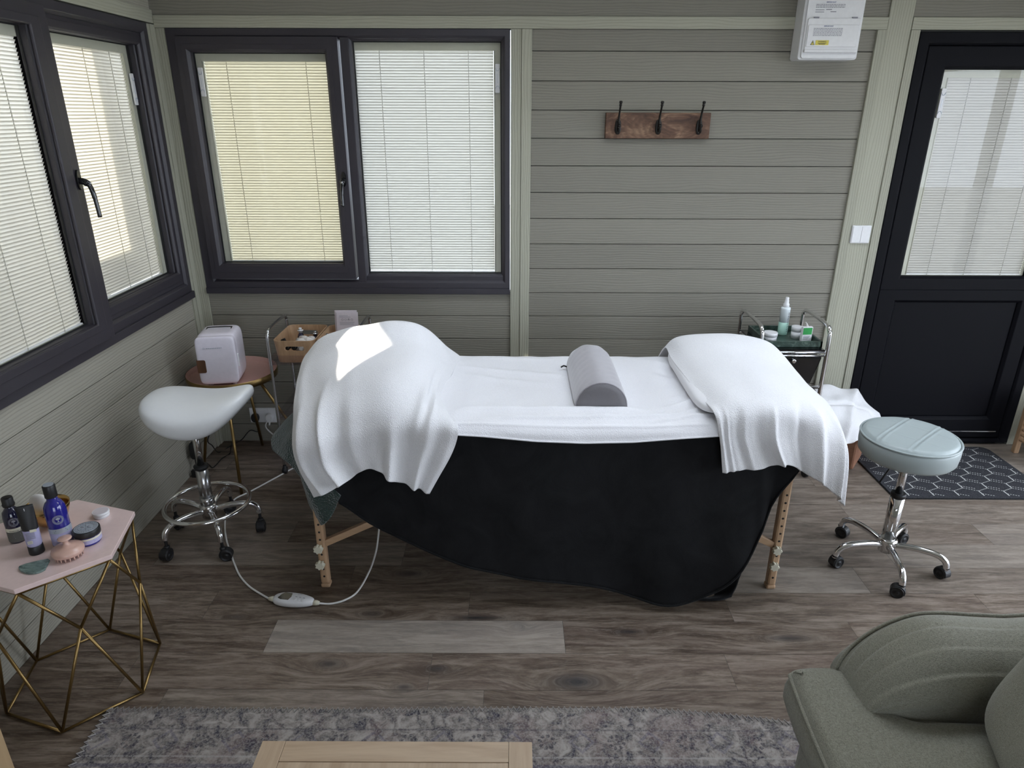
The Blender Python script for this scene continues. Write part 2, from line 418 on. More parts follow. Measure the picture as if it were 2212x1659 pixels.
def prism(bm, poly, z0, z1, T=None, mi=0):
    T = T or (lambda a, b, c: (a, b, c))
    lo = [bm.verts.new(T(p[0], p[1], z0)) for p in poly]; hi = [bm.verts.new(T(p[0], p[1], z1)) for p in poly]
    n = len(poly)
    fs = [bm.faces.new(list(reversed(lo))), bm.faces.new(hi)]
    for i in range(n): fs.append(bm.faces.new((lo[i], lo[(i+1) % n], hi[(i+1) % n], hi[i])))
    for f in fs: f.material_index = mi
def rrect(x0, x1, y0, y1, r, k=5):
    out = []
    for cx, cy, a in ((x1-r, y1-r, 0), (x0+r, y1-r, 90), (x0+r, y0+r, 180), (x1-r, y0+r, 270)):
        for i in range(k+1):
            t = math.radians(a+90*i/k); out.append((cx+r*math.cos(t), cy+r*math.sin(t)))
    return out
def ring(bm, T, o, i, n0, n1, ch=0, mi=0):
    """mitred rectangular frame: o, i = (u0,u1,z0,z1); n0 back, n1 front; ch bevels the inner lip"""
    def loop(r, n): return [bm.verts.new(T(a, n, b)) for a, b in ((r[0], r[2]), (r[1], r[2]), (r[1], r[3]), (r[0], r[3]))]
    ie = (i[0]-ch, i[1]+ch, i[2]-ch, i[3]+ch)
    L = [loop(o, n0), loop(o, n1)]
    if ch: L += [loop(ie, n1), loop(i, n1-ch)]
    else: L += [loop(i, n1)]
    L += [loop(i, n0)]
    for a, b in list(zip(L, L[1:]))+[(L[-1], L[0])]:
        for k in range(4):
            f = bm.faces.new((a[k], a[(k+1) % 4], b[(k+1) % 4], b[k])); f.material_index = mi
def finish(bm, name, mats, parent=None, smooth=None, bevel=0, subsurf=0, solid=0, bseg=2):
    bmesh.ops.recalc_face_normals(bm, faces=bm.faces[:])
    me = bpy.data.meshes.new(name); bm.to_mesh(me); bm.free()
    for m in (mats if isinstance(mats, (list, tuple)) else [mats]): me.materials.append(m)
    o = bpy.data.objects.new(name, me); COL.objects.link(o)
    if smooth is True:
        for p in me.polygons: p.use_smooth = True
    if solid:
        s = o.modifiers.new('thick', 'SOLIDIFY'); s.thickness = solid; s.offset = -1
    if bevel:
        b = o.modifiers.new('bev', 'BEVEL'); b.width = bevel; b.segments = bseg; b.limit_method = 'ANGLE'; b.angle_limit = math.radians(35)
        b.harden_normals = False
    if subsurf:
        s = o.modifiers.new('sub', 'SUBSURF'); s.levels = subsurf; s.render_levels = subsurf
    if parent is not None:
        o.parent = parent; o.matrix_parent_inverse = parent.matrix_world.inverted() if False else Matrix.Translation(parent.location).inverted()
    return o
def tag(o, label, cat, group=None, kind=None):
    o['label'] = label; o['category'] = cat
    if group: o['group'] = group
    if kind: o['kind'] = kind
    return o
def thing(name, label, cat, loc=(0, 0, 0), group=None):
    o = bpy.data.objects.new(name, None); COL.objects.link(o); o.location = loc; o.empty_display_size = .05
    return tag(o, label, cat, group)
def struct(o, label=None):
    o['kind'] = 'structure'
    if label: o['label'] = label
    return o
def text(name, s, T, u, z, n, size, mat, parent, align='CENTER', flip=False):
    cu = bpy.data.curves.new(name, 'FONT'); cu.body = s; cu.size = size; cu.align_x = align; cu.extrude = .0002
    ob = bpy.data.objects.new(name, cu); COL.objects.link(ob)
    dg = bpy.context.evaluated_depsgraph_get(); me = bpy.data.meshes.new_from_object(ob.evaluated_get(dg))
    bpy.data.objects.remove(ob)
    for v in me.vertices:
        p = T(u+v.co.x, n+v.co.z, z+v.co.y); v.co = p
    me.materials.clear(); me.materials.append(mat)
    o = bpy.data.objects.new(name, me); COL.objects.link(o)
    if parent is not None: o.parent = parent; o.matrix_parent_inverse = Matrix.Translation(parent.location).inverted()
    return o
def copy_tree(o, parent=None):
    c = o.copy(); COL.objects.link(c)
    if parent is not None: c.parent = parent
    for ch in [x for x in list(o.children)]: copy_tree(ch, c)
    return c
def cr(p0, p1, p2, p3, t):
    return .5*((2*p1)+(p2-p0)*t+(2*p0-5*p1+4*p2-p3)*t*t+(3*p1-p0-3*p2+p3)*t**3)
def patch(rows, nu, nv, disp=None, name='cloth', mat=None, parent=None, solid=.006, rnd_wr=0, ws=9):
    """smooth cloth through a grid of 3-D control points; disp(u,v) pushes along the normal"""
    P = np.array([[tuple(q) for q in r] for r in rows], float); R, C, _ = P.shape
    def ev1(A, t):           # A (n, ...,3), t in 0..1
        n = A.shape[0]; s = min(t*(n-1), n-1-1e-9); i = int(s); f = s-i
        g = lambda j: A[max(0, min(n-1, j))] if 0 <= j < n else (2*A[0]-A[1] if j < 0 else 2*A[-1]-A[-2])
        return cr(g(i-1), g(i), g(i+1), g(i+2), f)
    G = np.zeros((nv+1, nu+1, 3))
    for j in range(nv+1):
        row = ev1(P, j/nv)
        for i in range(nu+1): G[j, i] = ev1(row, i/nu)
    if disp or rnd_wr:
        du = np.gradient(G, axis=1); dv = np.gradient(G, axis=0); nn = np.cross(du, dv)
        nn /= (np.linalg.norm(nn, axis=2, keepdims=True)+1e-9)
        cen = np.array((0.1, -.95, .4))
        if (nn*(G-cen)).sum() < 0: nn = -nn
        from mathutils import noise as mn
        for j in range(nv+1):
            for i in range(nu+1):
                a = disp(i/nu, j/nv) if disp else 0
                if rnd_wr: a += rnd_wr*mn.noise(Vector(G[j, i])*ws)
                G[j, i] += nn[j, i]*a
    global LASTG
    LASTG = G
    bm = bmn()
    vs = [[bm.verts.new(G[j, i]) for i in range(nu+1)] for j in range(nv+1)]
    for j in range(nv):
        for i in range(nu): bm.faces.new((vs[j][i], vs[j][i+1], vs[j+1][i+1], vs[j+1][i]))
    o = finish(bm, name, mat, parent, smooth=True, solid=solid)
    return o
def sst(a, b, x):
    t = max(0, min(1, (x-a)/(b-a))); return t*t*(3-2*t)
def superell(bm, c, a, b, h, e1=.4, e2=.4, nu=40, nv=24, f=None, mi=0):
    def sp(x, e): return math.copysign(abs(x)**e, x)
    rows = []
    for j in range(nv+1):
        ph = -PI/2+PI*j/nv; row = []
        for i in range(nu):
            th = 2*PI*i/nu
            x = sp(math.cos(ph), e1)*sp(math.cos(th), e2); y = sp(math.cos(ph), e1)*sp(math.sin(th), e2); z = sp(math.sin(ph), e1)
            p = Vector((x*a, y*b, z*h))
            if f: p = f(p)
            row.append(Vector(c)+p)
        rows.append(row)
    vs = []
    for j, row in enumerate(rows):
        if j in (0, nv): vs.append([bm.verts.new(sum(row, Vector())/nu)])
        else: vs.append([bm.verts.new(p) for p in row])
    for j in range(nv):
        a_, b_ = vs[j], vs[j+1]
        for i in range(nu):
            k = (i+1) % nu
            if len(a_) == 1: f_ = bm.faces.new((a_[0], b_[k], b_[i]))
            elif len(b_) == 1: f_ = bm.faces.new((a_[i], a_[k], b_[0]))
            else: f_ = bm.faces.new((a_[i], a_[k], b_[k], b_[i]))
            f_.smooth = True; f_.material_index = mi

# ================================================================== THE ROOM
XL, XR, YR, ZC = -1.646, 3.45, -5.6, 2.42
TB = lambda u, n, z: Vector((u, -n, z))                 # back wall: n points into the room
TLw = lambda u, n, z: Vector((XL+n, u, z))              # left wall
TRw = lambda u, n, z: Vector((XR-n, u, z))
TF = lambda u, n, z: Vector((u, YR+n, z))
PITCH, ZTOP = .1261, 2.122
def boards(bm, T, u0, u1, z0, z1, back=-.02):
    k = math.floor((ZTOP-z0)/PITCH)
    z = ZTOP-(k+1)*PITCH
    while z < z1-1e-4:
        a, b = max(z, z0), min(z+PITCH, z1)
        if b-a > .006:
            bot = a+(.003 if a == z else 0)
            box(bm, u0, u1, back, 0, bot, b, T, rnd=random.random())
        z += PITCH
# floor: individual planks, slightly separated
bm = bmn(); Lr = bm.faces.layers.float.new('rnd'); Lt = bm.faces.layers.float.new('tone')
PW = .163
fixed = {0: [(-.86, .185)], 1: [(-.273, .73)], -1: [(-.163, .815)]}
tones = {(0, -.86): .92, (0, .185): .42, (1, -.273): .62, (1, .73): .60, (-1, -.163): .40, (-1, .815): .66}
r0 = -1.475
for r in range(-10, 27):
    y1 = r0-PW*r; y0 = y1-PW
    if y0 > 0: continue
    y1 = min(y1, .0); y0 = max(y0, YR)
    if y1 <= y0: continue
    st = fixed[r][0][0] if r in fixed else (random.uniform(-1, 0))
    ln = (fixed[r][0][1]-st) if r in fixed else 1.02
    x = st-ln*3
    while x < XR:
        a, b = max(x, XL), min(x+ln, XR)
        if b > a+.01:
            t = tones.get((r, round(x, 3)), None)
            if t is None:
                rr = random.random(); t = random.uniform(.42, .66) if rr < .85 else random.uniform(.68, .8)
                if b > 1.3 and y1 > -1.25: t = random.uniform(.72, .92)  # paler oak here, with some brighter light put into the tone
            g = .0006
            vs = [bm.verts.new(p) for p in ((a+g, y0+g, 0), (b-g, y0+g, 0), (b-g, y1-g, 0), (a+g, y1-g, 0))]
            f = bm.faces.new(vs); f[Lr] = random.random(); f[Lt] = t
        x += ln
n_pl = len(bm.faces)
for f in box(bm, XL-.1, XR+.1, YR-.1, .1, -.12, -.0012): f.material_index = 1
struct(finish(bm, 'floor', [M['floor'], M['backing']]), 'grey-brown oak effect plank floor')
KX0, KX1, KY0, KY1, KZ = -.7, 2.5, -1.50, -.70, ZC+.72
bm = bmn()
for a, b, c, d in ((XL-.1, XR+.1, YR-.1, KY0), (XL-.1, XR+.1, KY1, .1), (XL-.1, KX0, KY0, KY1), (KX1, XR+.1, KY0, KY1)): box(bm, a, b, c, d, ZC, ZC+.1)
struct(finish(bm, 'ceiling', M['ceil']))
# roof light: glazed top over a white-lined well, made deep to block direct sun
w4 = bpy.data.objects.new('window_4', None); COL.objects.link(w4); struct(w4, 'glazed roof light in a white lined well')
bm = bmn()
for a, b, c, d in ((KX0-.05, KX0, KY0-.05, KY1+.05), (KX1, KX1+.05, KY0-.05, KY1+.05), (KX0, KX1, KY0-.05, KY0), (KX0, KX1, KY1, KY1+.05)): box(bm, a, b, c, d, ZC-.002, KZ)
finish(bm, 'light_well', M['ceil'], w4)
bm = bmn(); box(bm, KX0-.05, KX1+.05, KY0-.05, KY1+.05, KZ, KZ+.006); finish(bm, 'pane', M['glass'], w4)

# back wall ---------------------------------------------------------
WZ0, WZ1 = .855, 2.09
DX0, DX1, DZ = 1.842, 2.785, 2.08
bm = bmn()
boards(bm, TB, -1.59, -.016, 0, WZ0); boards(bm, TB, .082, 1.648, 0, 2.087)
boards(bm, TB, XL, 1.69, 2.140, ZC); boards(bm, TB, 1.802, XR, 2.140, ZC); boards(bm, TB, DX1+.05, XR, 0, 2.087)
for a, b, c, d in ((XL-.1, -1.59, -.1, ZC), (-1.59, -.016, -.1, WZ0), (-1.59, -.016, WZ1, ZC), (-.016, DX0, -.1, ZC), (DX0, DX1, DZ, ZC), (DX1, XR+.1, -.1, ZC)):
    box(bm, a, b, -.095, -.02, c, d, TB, mi=1, rnd=.5)
struct(finish(bm, 'wall_back', [M['clad_x'], M['backing']], bevel=.0012, bseg=1), 'back wall of grey-green woodgrain cladding')
# trims on the back wall
def trims(name, lst, T, mat):
    for (u0, u1, z0, z1, n) in lst:
        bm = bmn(); box(bm, u0, u1, -.02, n, z0, z1, T, rnd=random.random())
        struct(finish(bm, name, mat, bevel=.0015))
tn = 0
for lst, mt, T in (([(-1.646+.012, -1.59, 0, 2.087, .008), (-.016, .0335, 0, 2.087, .009), (.0345, .082, 0, 2.087, .012), (1.648, 1.6895, 0, 2.087, .012), (1.6905, 1.7995, 0, ZC, .007),
                     (1.8005, DX0, 0, 2.087, .012), (DX1, DX1+.05, 0, 2.087, .012)], M['clad_z'], TB),
                   ([(XL+.012, 1.689, 2.088, 2.1385, .010), (1.801, XR, 2.088, 2.1385, .010)], M['clad_tx'], TB),
                   ([(-.045, -.002, 0, 2.1, .012), (-.0765, -.046, 0, 2.1, .008)], M['clad_z'], TLw),
                   ([(YR, -.002, 2.105, 2.16, .010)], M['clad_ty'], TLw)):
    for q in lst:
        tn += 1; bm = bmn(); box(bm, q[0], q[1], -.02, q[4], q[2], q[3], T, rnd=random.random())
        struct(finish(bm, 'trim_%d' % tn, mt, bevel=.0015))

# left wall -----------------------------------------------------------
LZ0, LZ1, LY0, LY1 = .853, 2.102, -1.74, -.0775
A0, A1, AZ0, AZ1 = -2.34, -1.93, 1.505, 1.725      # added unseen opening nearer the camera, placed to cast the towel's sun patch
bm = bmn()
boards(bm, TLw, YR, -.0775, 0, LZ0); boards(bm, TLw, YR, A0-.05, LZ0, LZ1); boards(bm, TLw, A1+.05, LY0, LZ0, LZ1)
boards(bm, TLw, A0-.05, A1+.05, LZ0, AZ0-.05); boards(bm, TLw, A0-.05, A1+.05, AZ1+.05, LZ1); boards(bm, TLw, YR, 0, 2.16, ZC)
for a, b, c, d in ((YR, 0, -.1, LZ0), (YR, A0-.05, LZ0, ZC), (A1+.05, LY0, LZ0, ZC), (A0-.05, A1+.05, LZ0, AZ0-.05), (A0-.05, A1+.05, AZ1+.05, ZC), (LY0, LY1, LZ1, ZC), (LY1, 0, LZ0, ZC)):
    box(bm, a, b, -.095, -.02, c, d, TLw, mi=1, rnd=.5)
struct(finish(bm, 'wall_left', [M['clad_y'], M['backing']], bevel=.0012, bseg=1), 'left wall of woodgrain cladding')

# right wall with big glazed opening, rear wall; unseen glazing sized for fill light ----------------------------------
RY0, RY1, RZ = -4.2, -.55, 2.12
bm = bmn()
boards(bm, TRw, RY1, 0, 0, ZC); boards(bm, TRw, YR, RY0, 0, ZC); boards(bm, TRw, RY0, RY1, RZ, ZC)
for a, b, c, d in ((RY1, .1, -.1, ZC), (YR-.1, RY0, -.1, ZC), (RY0, RY1, RZ, ZC)): box(bm, a, b, -.095, -.02, c, d, TRw, mi=1, rnd=.5)
struct(finish(bm, 'wall_right', [M['clad_y'], M['backing']]))
FX0, FX1 = -.2, 1.7
bm = bmn()
boards(bm, TF, XL, FX0, 0, ZC); boards(bm, TF, FX1, XR, 0, ZC); boards(bm, TF, FX0, FX1, RZ, ZC)

for a, b, c, d in ((XL-.1, FX0, -.1, ZC), (FX1, XR, -.1, ZC), (FX0, FX1, RZ, ZC)): box(bm, a, b, -.095, -.02, c, d, TF, mi=1, rnd=.5)
struct(finish(bm, 'wall_front', [M['clad_x'], M['backing']]))
def glazed(name, T, u0, u1, z1, npan):
    root = bpy.data.objects.new(name, None); COL.objects.link(root); root['kind'] = 'structure'
    w = (u1-u0)/npan
    for i in range(npan):
        a = u0+w*i; bm = bmn(); ring(bm, T, (a, a+w, 0, z1), (a+.07, a+w-.07, .09, z1-.07), -.07, -.01, .006)
        finish(bm, 'door_frame', M['frame'], root)
        bm = bmn(); box(bm, a+.07, a+w-.07, -.045, -.04, .09, z1-.07, T); finish(bm, 'pane', M['glass'], root)
glazed('fill_door_right', TRw, RY0, RY1, RZ, 3); glazed('fill_door_front', TF, FX0, FX1, RZ, 4)  # unseen glazed doors, placed and sized to bring in fill light

# ------------------------------------------------------------------ windows with integral blinds
def blind(T, u0, u1, z0, z1, n, mat, parent, side=None, gap=.0, cords=3, pitch=.0125, tilt=62):
    """slatted blind sealed between the panes"""
    bm = bmn(); w = .0178; t = math.radians(tilt); k = 0; z = z1-.004
    while z > z0+gap+.004:
        prev = None
        for s in range(5):
            q = (s/4-.5); a = -q*w*math.cos(t); b = -q*w*math.sin(t)
            crn = (.25-q*q)*.0035
            p = (n+a-crn*math.sin(t), z+b+crn*math.cos(t))
            cur = (bm.verts.new(T(u0, p[0], p[1])), bm.verts.new(T(u1, p[0], p[1])))
            if prev:
                f = bm.faces.new((prev[0], prev[1], cur[1], cur[0])); f.smooth = True
            prev = cur
        z -= pitch; k += 1
    o = finish(bm, 'blind_slats', mat, parent)
    bm = bmn()
    for c in range(cords):
        u = u0+(u1-u0)*(.18+.64*c/(cords-1) if cords > 1 else .5)
        box(bm, u-.0008, u+.0008, n+.009, n+.0105, z0+gap, z1, T)
        zz = z1-.006
        while zz > z0+gap:
            box(bm, u-.0016, u+.0016, n+.008, n+.0105, zz-.003, zz, T); zz -= pitch
    finish(bm, 'ladder_cords', mat, o)
    bm = bmn(); box(bm, u0, u1, n-.004, n+.006, z0+gap-.004, z0+gap+.005, T); finish(bm, 'bottom_rail', M['white_pl'], o)
    return o
def magnet(T, u, z0, z1, n, parent):
    """magnetic blind slider with half-round finger grips"""
    bm = bmn(); prism(bm, rrect(u-.011, u+.011, z0, z1, .004), 0, .008, lambda a, b, c: T(a, n+c, b))
    o = finish(bm, 'blind_slider', M['white_pl'], parent, bevel=.001)
    bm = bmn()
    for zz, s in ((z1-.018, -1), (z0+.018, 1)):
        pts = [T(u+.009*math.cos(a), n+.009, zz+s*.012*math.sin(a)) for a in [PI*i/12 for i in range(13)]]
        tube(bm, pts, .0012, 6)
    box(bm, u-.0008, u+.0008, n+.008, n+.0088, (z0+z1)/2-.02, (z0+z1)/2+.02, T)
    finish(bm, 'finger_grip', M['silver_lbl'], o)
def pane(T, u0, u1, z0, z1, n, parent, mat, bord, side=None, slide=None, cords=3):
    """bord = (left, right, top, bottom) widths of the pale surround inside the glass"""
    bm = bmn(); box(bm, u0, u1, n-.002, n+.002, z0, z1, T); g = finish(bm, 'pane', M['glass'], parent)
    bm = bmn(); box(bm, u0, u1, n-.030, n-.027, z0, z1, T); finish(bm, 'pane', M['glass'], parent)
    i = (u0+bord[0], u1-bord[1], z0+bord[3], z1-bord[2])
    bm = bmn(); ring(bm, T, (u0, u1, z0, z1), i, n-.026, n-.004); finish(bm, 'blind_surround', M['cassette'], parent)
    bm = bmn(); tube(bm, [T(i[0]-.003 if side != 'r' else i[1]+.003, n-.004, z0+.01), T(i[0]-.003 if side != 'r' else i[1]+.003, n-.004, z1-bord[2])], .003, 6)
    finish(bm, 'lift_cord_track', M['cassette'], parent)
    b = blind(T, i[0]+.001, i[1]-.001, i[2], i[3], n-.015, mat, parent, cords=cords)
    if slide: magnet(T, *slide, n+.002, parent)
def gasket(T, r, n, parent):
    bm = bmn(); ring(bm, T, (r[0]-.003, r[1]+.003, r[2]-.003, r[3]+.003), (r[0]+.004, r[1]-.004, r[2]+.004, r[3]-.004), n, n+.006); finish(bm, 'gasket', M['gasket'], parent)
def handle(T, u, z, n, parent, s=1, L=.125, mat='black_gl'):
    """espagnolette handle: oval rose, boss and a curved lever hanging down"""
    bm = bmn()
    prism(bm, [(u+.013*math.cos(a), z+.036*math.sin(a)) for a in [2*PI*i/24 for i in range(24)]], n, n+.009, lambda a, b, c: T(a, c, b))
    o = finish(bm, 'handle_rose', M[mat], parent, bevel=.002)
    bm = bmn()
    tube(bm, spline([T(u, n+.006, z-.004), T(u, n+.022, z-.006), T(u+s*.002, n+.034, z-.014)], 5), [.0125]*10+[.0115], 12)
    tube(bm, spline([T(u+s*.002, n+.033, z-.010), T(u+s*.003, n+.042, z-.03), T(u+s*.004, n+.048, z-.07), T(u+s*.004, n+.052, z-L)], 6), [.0105]*4+[.0085]*8+[.0075]*7, 12)
    h = finish(bm, 'handle_lever', M[mat], o)
    bm = bmn(); lathe(bm, [(.0045, 0), (.0045, .0045), (.003, .0055)], T(u+s*.002, n+.043, z-.012), 12, T(0, 1, 0)-T(0, 0, 0)); finish(bm, 'lock_button', M['chrome'], h)

# window_2 : back wall, opening sash on the left, fixed light on the right
w2 = bpy.data.objects.new('window_2', None); COL.objects.link(w2); struct(w2, 'dark framed two-light window in the back wall')
bm = bmn(); ring(bm, TB, (-1.588, -.018, .862, 2.086), (-1.535, -.055, .928, 2.045), -.075, .012, .012)
box(bm, -.797, -.757, -.075, .0115, .915, 2.05, TB); box(bm, -1.588, -.018, -.01, .022, .857, .888, TB)
finish(bm, 'window_frame', M['frame'], w2, bevel=.0025)
SR = (-1.487, -.868, 1.013, 1.988)
bm = bmn(); ring(bm, TB, (-1.545, -.806, .935, 2.052), (SR[0], SR[1], SR[2], SR[3]), -.055, .024, .012)
ring(bm, TB, (-1.52, -.835, .97, 2.02), (SR[0]-.008, SR[1]+.008, SR[2]-.008, SR[3]+.008), .022, .027, .004)
sash = finish(bm, 'sash', M['frame'], w2, bevel=.002)
pane(TB, SR[0]-.004, SR[1]+.004, SR[2]-.004, SR[3]+.004, -.028, sash, M['slat_sun'], (.040, .004, .040, .006), 'l', (SR[0]+.020, 1.80, 1.925), cords=2)
gasket(TB, SR, -.026, sash); handle(TB, -.826, 1.43, .026, sash, -1)
FRt = (-.747, -.060, .957, 2.038)
bm = bmn(); ring(bm, TB, (-.762, -.048, .925, 2.052), FRt, -.07, .002, .010); b2 = finish(bm, 'glazing_bead', M['frame'], w2, bevel=.002)
pane(TB, FRt[0]-.004, FRt[1]+.004, FRt[2]-.004, FRt[3]+.004, -.040, b2, M['slat'], (.004, .040, .040, .006), 'r', (FRt[1]-.018, 1.82, 1.945), cords=3)
gasket(TB, FRt, -.038, b2)

# window_1 : left wall, fixed light by the corner and an opening sash nearer the camera
w1 = bpy.data.objects.new('window_1', None); COL.objects.link(w1); struct(w1, 'dark framed two-light window in the left wall')
bm = bmn(); ring(bm, TLw, (LY0+.002, -.0785, .855, 2.1), (LY0+.05, -.125, .935, 2.055), -.085, .012, .012)
box(bm, -.86, -.80, -.085, .0115, .93, 2.06, TLw); box(bm, LY0+.002, -.0785, -.01, .024, .852, .888, TLw)
finish(bm, 'window_frame', M['frame'], w1, bevel=.0025)
F1 = (-.80, -.162, .998, 2.005)
bm = bmn(); ring(bm, TLw, (-.815, -.118, .93, 2.06), F1, -.07, -.004, .018); ring(bm, TLw, (-.815, -.140, .955, 2.04), F1, -.01, .004, .008)
b1 = finish(bm, 'glazing_bead', M['frame'], w1, bevel=.002)
pane(TLw, F1[0]-.004, F1[1]+.004, F1[2]-.004, F1[3]+.004, -.052, b1, M['slat_l'], (.004, .040, .040, .006), 'r', (F1[1]-.016, 1.76, 1.89), cords=3)
gasket(TLw, F1, -.050, b1)
F2 = (-1.645, -.960, .972, 2.0)
bm = bmn(); ring(bm, TLw, (-1.725, -.862, .895, 2.07), F2, -.045, .046, .014)
ring(bm, TLw, (-1.70, -.905, .94, 2.03), F2, .04, .050, .004)
s1 = finish(bm, 'sash', M['frame'], w1, bevel=.0025)
pane(TLw, F2[0]-.004, F2[1]+.004, F2[2]-.004, F2[3]+.004, .000, s1, M['slat_l'], (.040, .004, .040, .006), 'l', None, cords=3)
gasket(TLw, F2, .002, s1); handle(TLw, -.885, 1.50, .046, s1, 1, .135)
# sun_patch_opening : small added opening without blind, lets in the sun patch
w3 = bpy.data.objects.new('sun_patch_opening', None); COL.objects.link(w3); struct(w3)
bm = bmn(); ring(bm, TLw, (A0-.05, A1+.05, AZ0-.05, AZ1+.05), (A0, A1, AZ0, AZ1), -.05, .01, .006); finish(bm, 'window_frame', M['frame'], w3)
bm = bmn(); box(bm, A0, A1, -.03, -.026, AZ0, AZ1, TLw); finish(bm, 'pane', M['glass'], w3)

# door_1 : black half-glazed door
d1 = bpy.data.objects.new('door_1', None); COL.objects.link(d1); struct(d1, 'black half-glazed door with pale blind')
bm = bmn(); ring(bm, TB, (DX0+.001, DX1-.001, .012, DZ-.001), (DX0+.055, DX1-.055, .035, DZ-.055), -.08, .016, .010)
box(bm, DX0+.055, DX1-.055, -.08, .0, .0, .03, TB)
finish(bm, 'door_frame', M['doorp'], d1, bevel=.003)
LX0, LX1 = DX0+.057, DX1-.057
bm = bmn(); ring(bm, TB, (DX0+.03, DX1-.03, .02, DZ-.03), (DX0+.10, DX1-.10, .10, DZ-.10), -.075, -.058); finish(bm, 'door_seal', M['gasket'], d1)
GL = (2.000, 2.640, .955, 1.925); PN = (2.000, 2.640, .165, .815)
bm = bmn()
ring(bm, TB, (LX0, LX1, .885, 2.023), GL, -.06, .006, .014)
ring(bm, TB, (LX0, LX1, .04, .885), PN, -.06, .006, .014)
box(bm, PN[0], PN[1], -.055, -.012, PN[2], PN[3], TB)
leaf = finish(bm, 'door_leaf', M['doorp'], d1, bevel=.003)
bm = bmn(); box(bm, LX0+.02, LX1-.02, .006, .008, .075, .081, TB); finish(bm, 'weather_strip', M['steel'], leaf)
pane(TB, GL[0]-.004, GL[1]+.004, GL[2]-.004, GL[3]+.004, -.024, leaf, M['slat_d'], (.040, .012, .038, .006), 'l', (GL[0]+.022, 1.715, 1.845), cords=3)

# ground, and unseen screens added to shape the sunlight -------------------------------------------------
bm = bmn(); box(bm, -14, 14, -16, 12, -.5, -.15); struct(finish(bm, 'ground', M['ground']))
bm = bmn(); box(bm, -2.65, -2.6, -7.5, 3, -.14, 1.76); box(bm, -2.05, -1.95, -.68, -.25, -.14, 2.7); box(bm, -2.05, -1.95, -1.80, -1.33, -.14, 2.7)  # added fence and posts that shade parts of the left blinds
box(bm, -2.0, -1.8, -13, YR-.1, -.14, 5.6)  # added fin wall that keeps sun out of the front glazing
struct(finish(bm, 'sun_screens', M['sun_screen']))

# ================================================================== THINGS
# ---- massage table -------------------------------------------------
mt = thing('massage_table', 'long wooden-legged massage table under a black velvet throw and white towels', 'massage table', (.13, -.94, 0))
bm = bmn(); prism(bm, rrect(-.735, 1.10, -1.275, -.605, .07), .655, .712); finish(bm, 'padded_top', M['black_pl'], mt, bevel=.012)
bm = bmn()
for y in (-1.262, -.638): box(bm, -.72, 1.07, y, y+.02, .575, .655)
for x in (-.72, 1.05): box(bm, x, x+.02, -1.262, -.618, .575, .655)
finish(bm, 'frame', M['beechx'], mt, bevel=.003)
def tleg(x0, y0, knobs):
    bm = bmn(); box(bm, x0, x0+.034, y0, y0+.034, .018, .60)
    l = finish(bm, 'leg', M['beech'], mt, bevel=.008)
    for k in range(12 if knobs else 0):
        bm = bmn(); lathe(bm, [(.0042, -.0005), (.0042, .0006)], (x0+.017, y0-.0004, .055+.0335*k), 12, (0, -1, 0)); finish(bm, 'peg_hole', M['gasket'], l)
    bm = bmn(); box(bm, x0-.001, x0+.035, y0-.001, y0+.035, 0, .018); finish(bm, 'foot_pad', M['beech'], l, bevel=.006)
    if knobs:
        for z in (.1885, .1155):
            bm = bmn(); poly = [((.0165+.0022*math.cos(7*a))*math.cos(a), (.0165+.0022*math.cos(7*a))*math.sin(a)) for a in [2*PI*i/56 for i in range(56)]]
            cx = x0+.010
            prism(bm, poly, .004, .021, lambda a, b, c: (cx+a, y0-c, z+b)); lathe(bm, [(.007, 0), (.007, .006)], (cx, y0, z), 16, (0, -1, 0))
            finish(bm, 'knob', M['cream'], l, bevel=.002)
tleg(-.748, -1.292, True); tleg(.996, -1.290, True); tleg(-.748, -.640, False); tleg(.996, -.640, False)
for x0, x1 in ((-.716, .02), (.998, .26)):
    for y in (-1.275, -.625):
        bm = bmn(); d = Vector((x1-x0, 0, .36)); nrm = Vector((-d.z, 0, d.x)).normalized()*.013
        a, b = Vector((x0, y, .20)), Vector((x1, y, .56))
        vs = []
        for p in (a, b):
            for s, t in ((-1, -1), (1, -1), (1, 1), (-1, 1)): vs.append(bm.verts.new(p+nrm*s+Vector((0, .011*t, 0))))
        for q in ((0, 1, 2, 3), (7, 6, 5, 4), (0, 4, 5, 1), (1, 5, 6, 2), (2, 6, 7, 3), (3, 7, 4, 0)): bm.faces.new([vs[i] for i in q])
        finish(bm, 'brace', M['beechx'], mt, bevel=.002)

# ---- black velvet throw hanging down the near side ---------------------
topx = [-.68, -.56, -.36, -.14, .10, .30, .50, .70, .85, .96, 1.045]
bot = [(727, 1080, -1.335), (814, 1141, -1.345), (988, 1216, -1.36), (1112, 1243, -1.37), (1262, 1263, -1.385), (1366, 1292, -1.40), (1455, 1306, -1.42), (1556, 1272, -1.41), (1622, 1203, -1.39), (1676, 1084, -1.35), (1719, 1010, -1.315)]
rows = [[Vector((x, -1.18, .7165)) for x in topx], [Vector((x, -1.27, .7165)) for x in topx], [Vector((x, -1.308, .700)) for x in topx]]
B = [W(a, b, Y=c) for a, b, c in bot]; B = [Vector((p.x, p.y, max(p.z, .012))) for p in B]
T0 = [Vector((x, -1.312, .66)) for x in topx]
for v in (0, .33, .66, 1): rows.append([a.lerp(b, v)+Vector((0, -.006*math.sin(PI*v), 0)) for a, b in zip(T0, B)])
def vd(u, v):
    h = sst(.35, .9, v)
    return h*(.010*math.sin(u*17+1+v*2)+.006*math.sin(u*31+v*3)+.010*math.exp(-((u-.80-.05*v)/.025)**2))
vt = patch(rows, 150, 80, vd, 'velvet_throw', M['velvet'], None, .007, .008, 7)
tag(vt, 'black velvet throw hanging down the near side of the massage table in a long curve', 'throw')
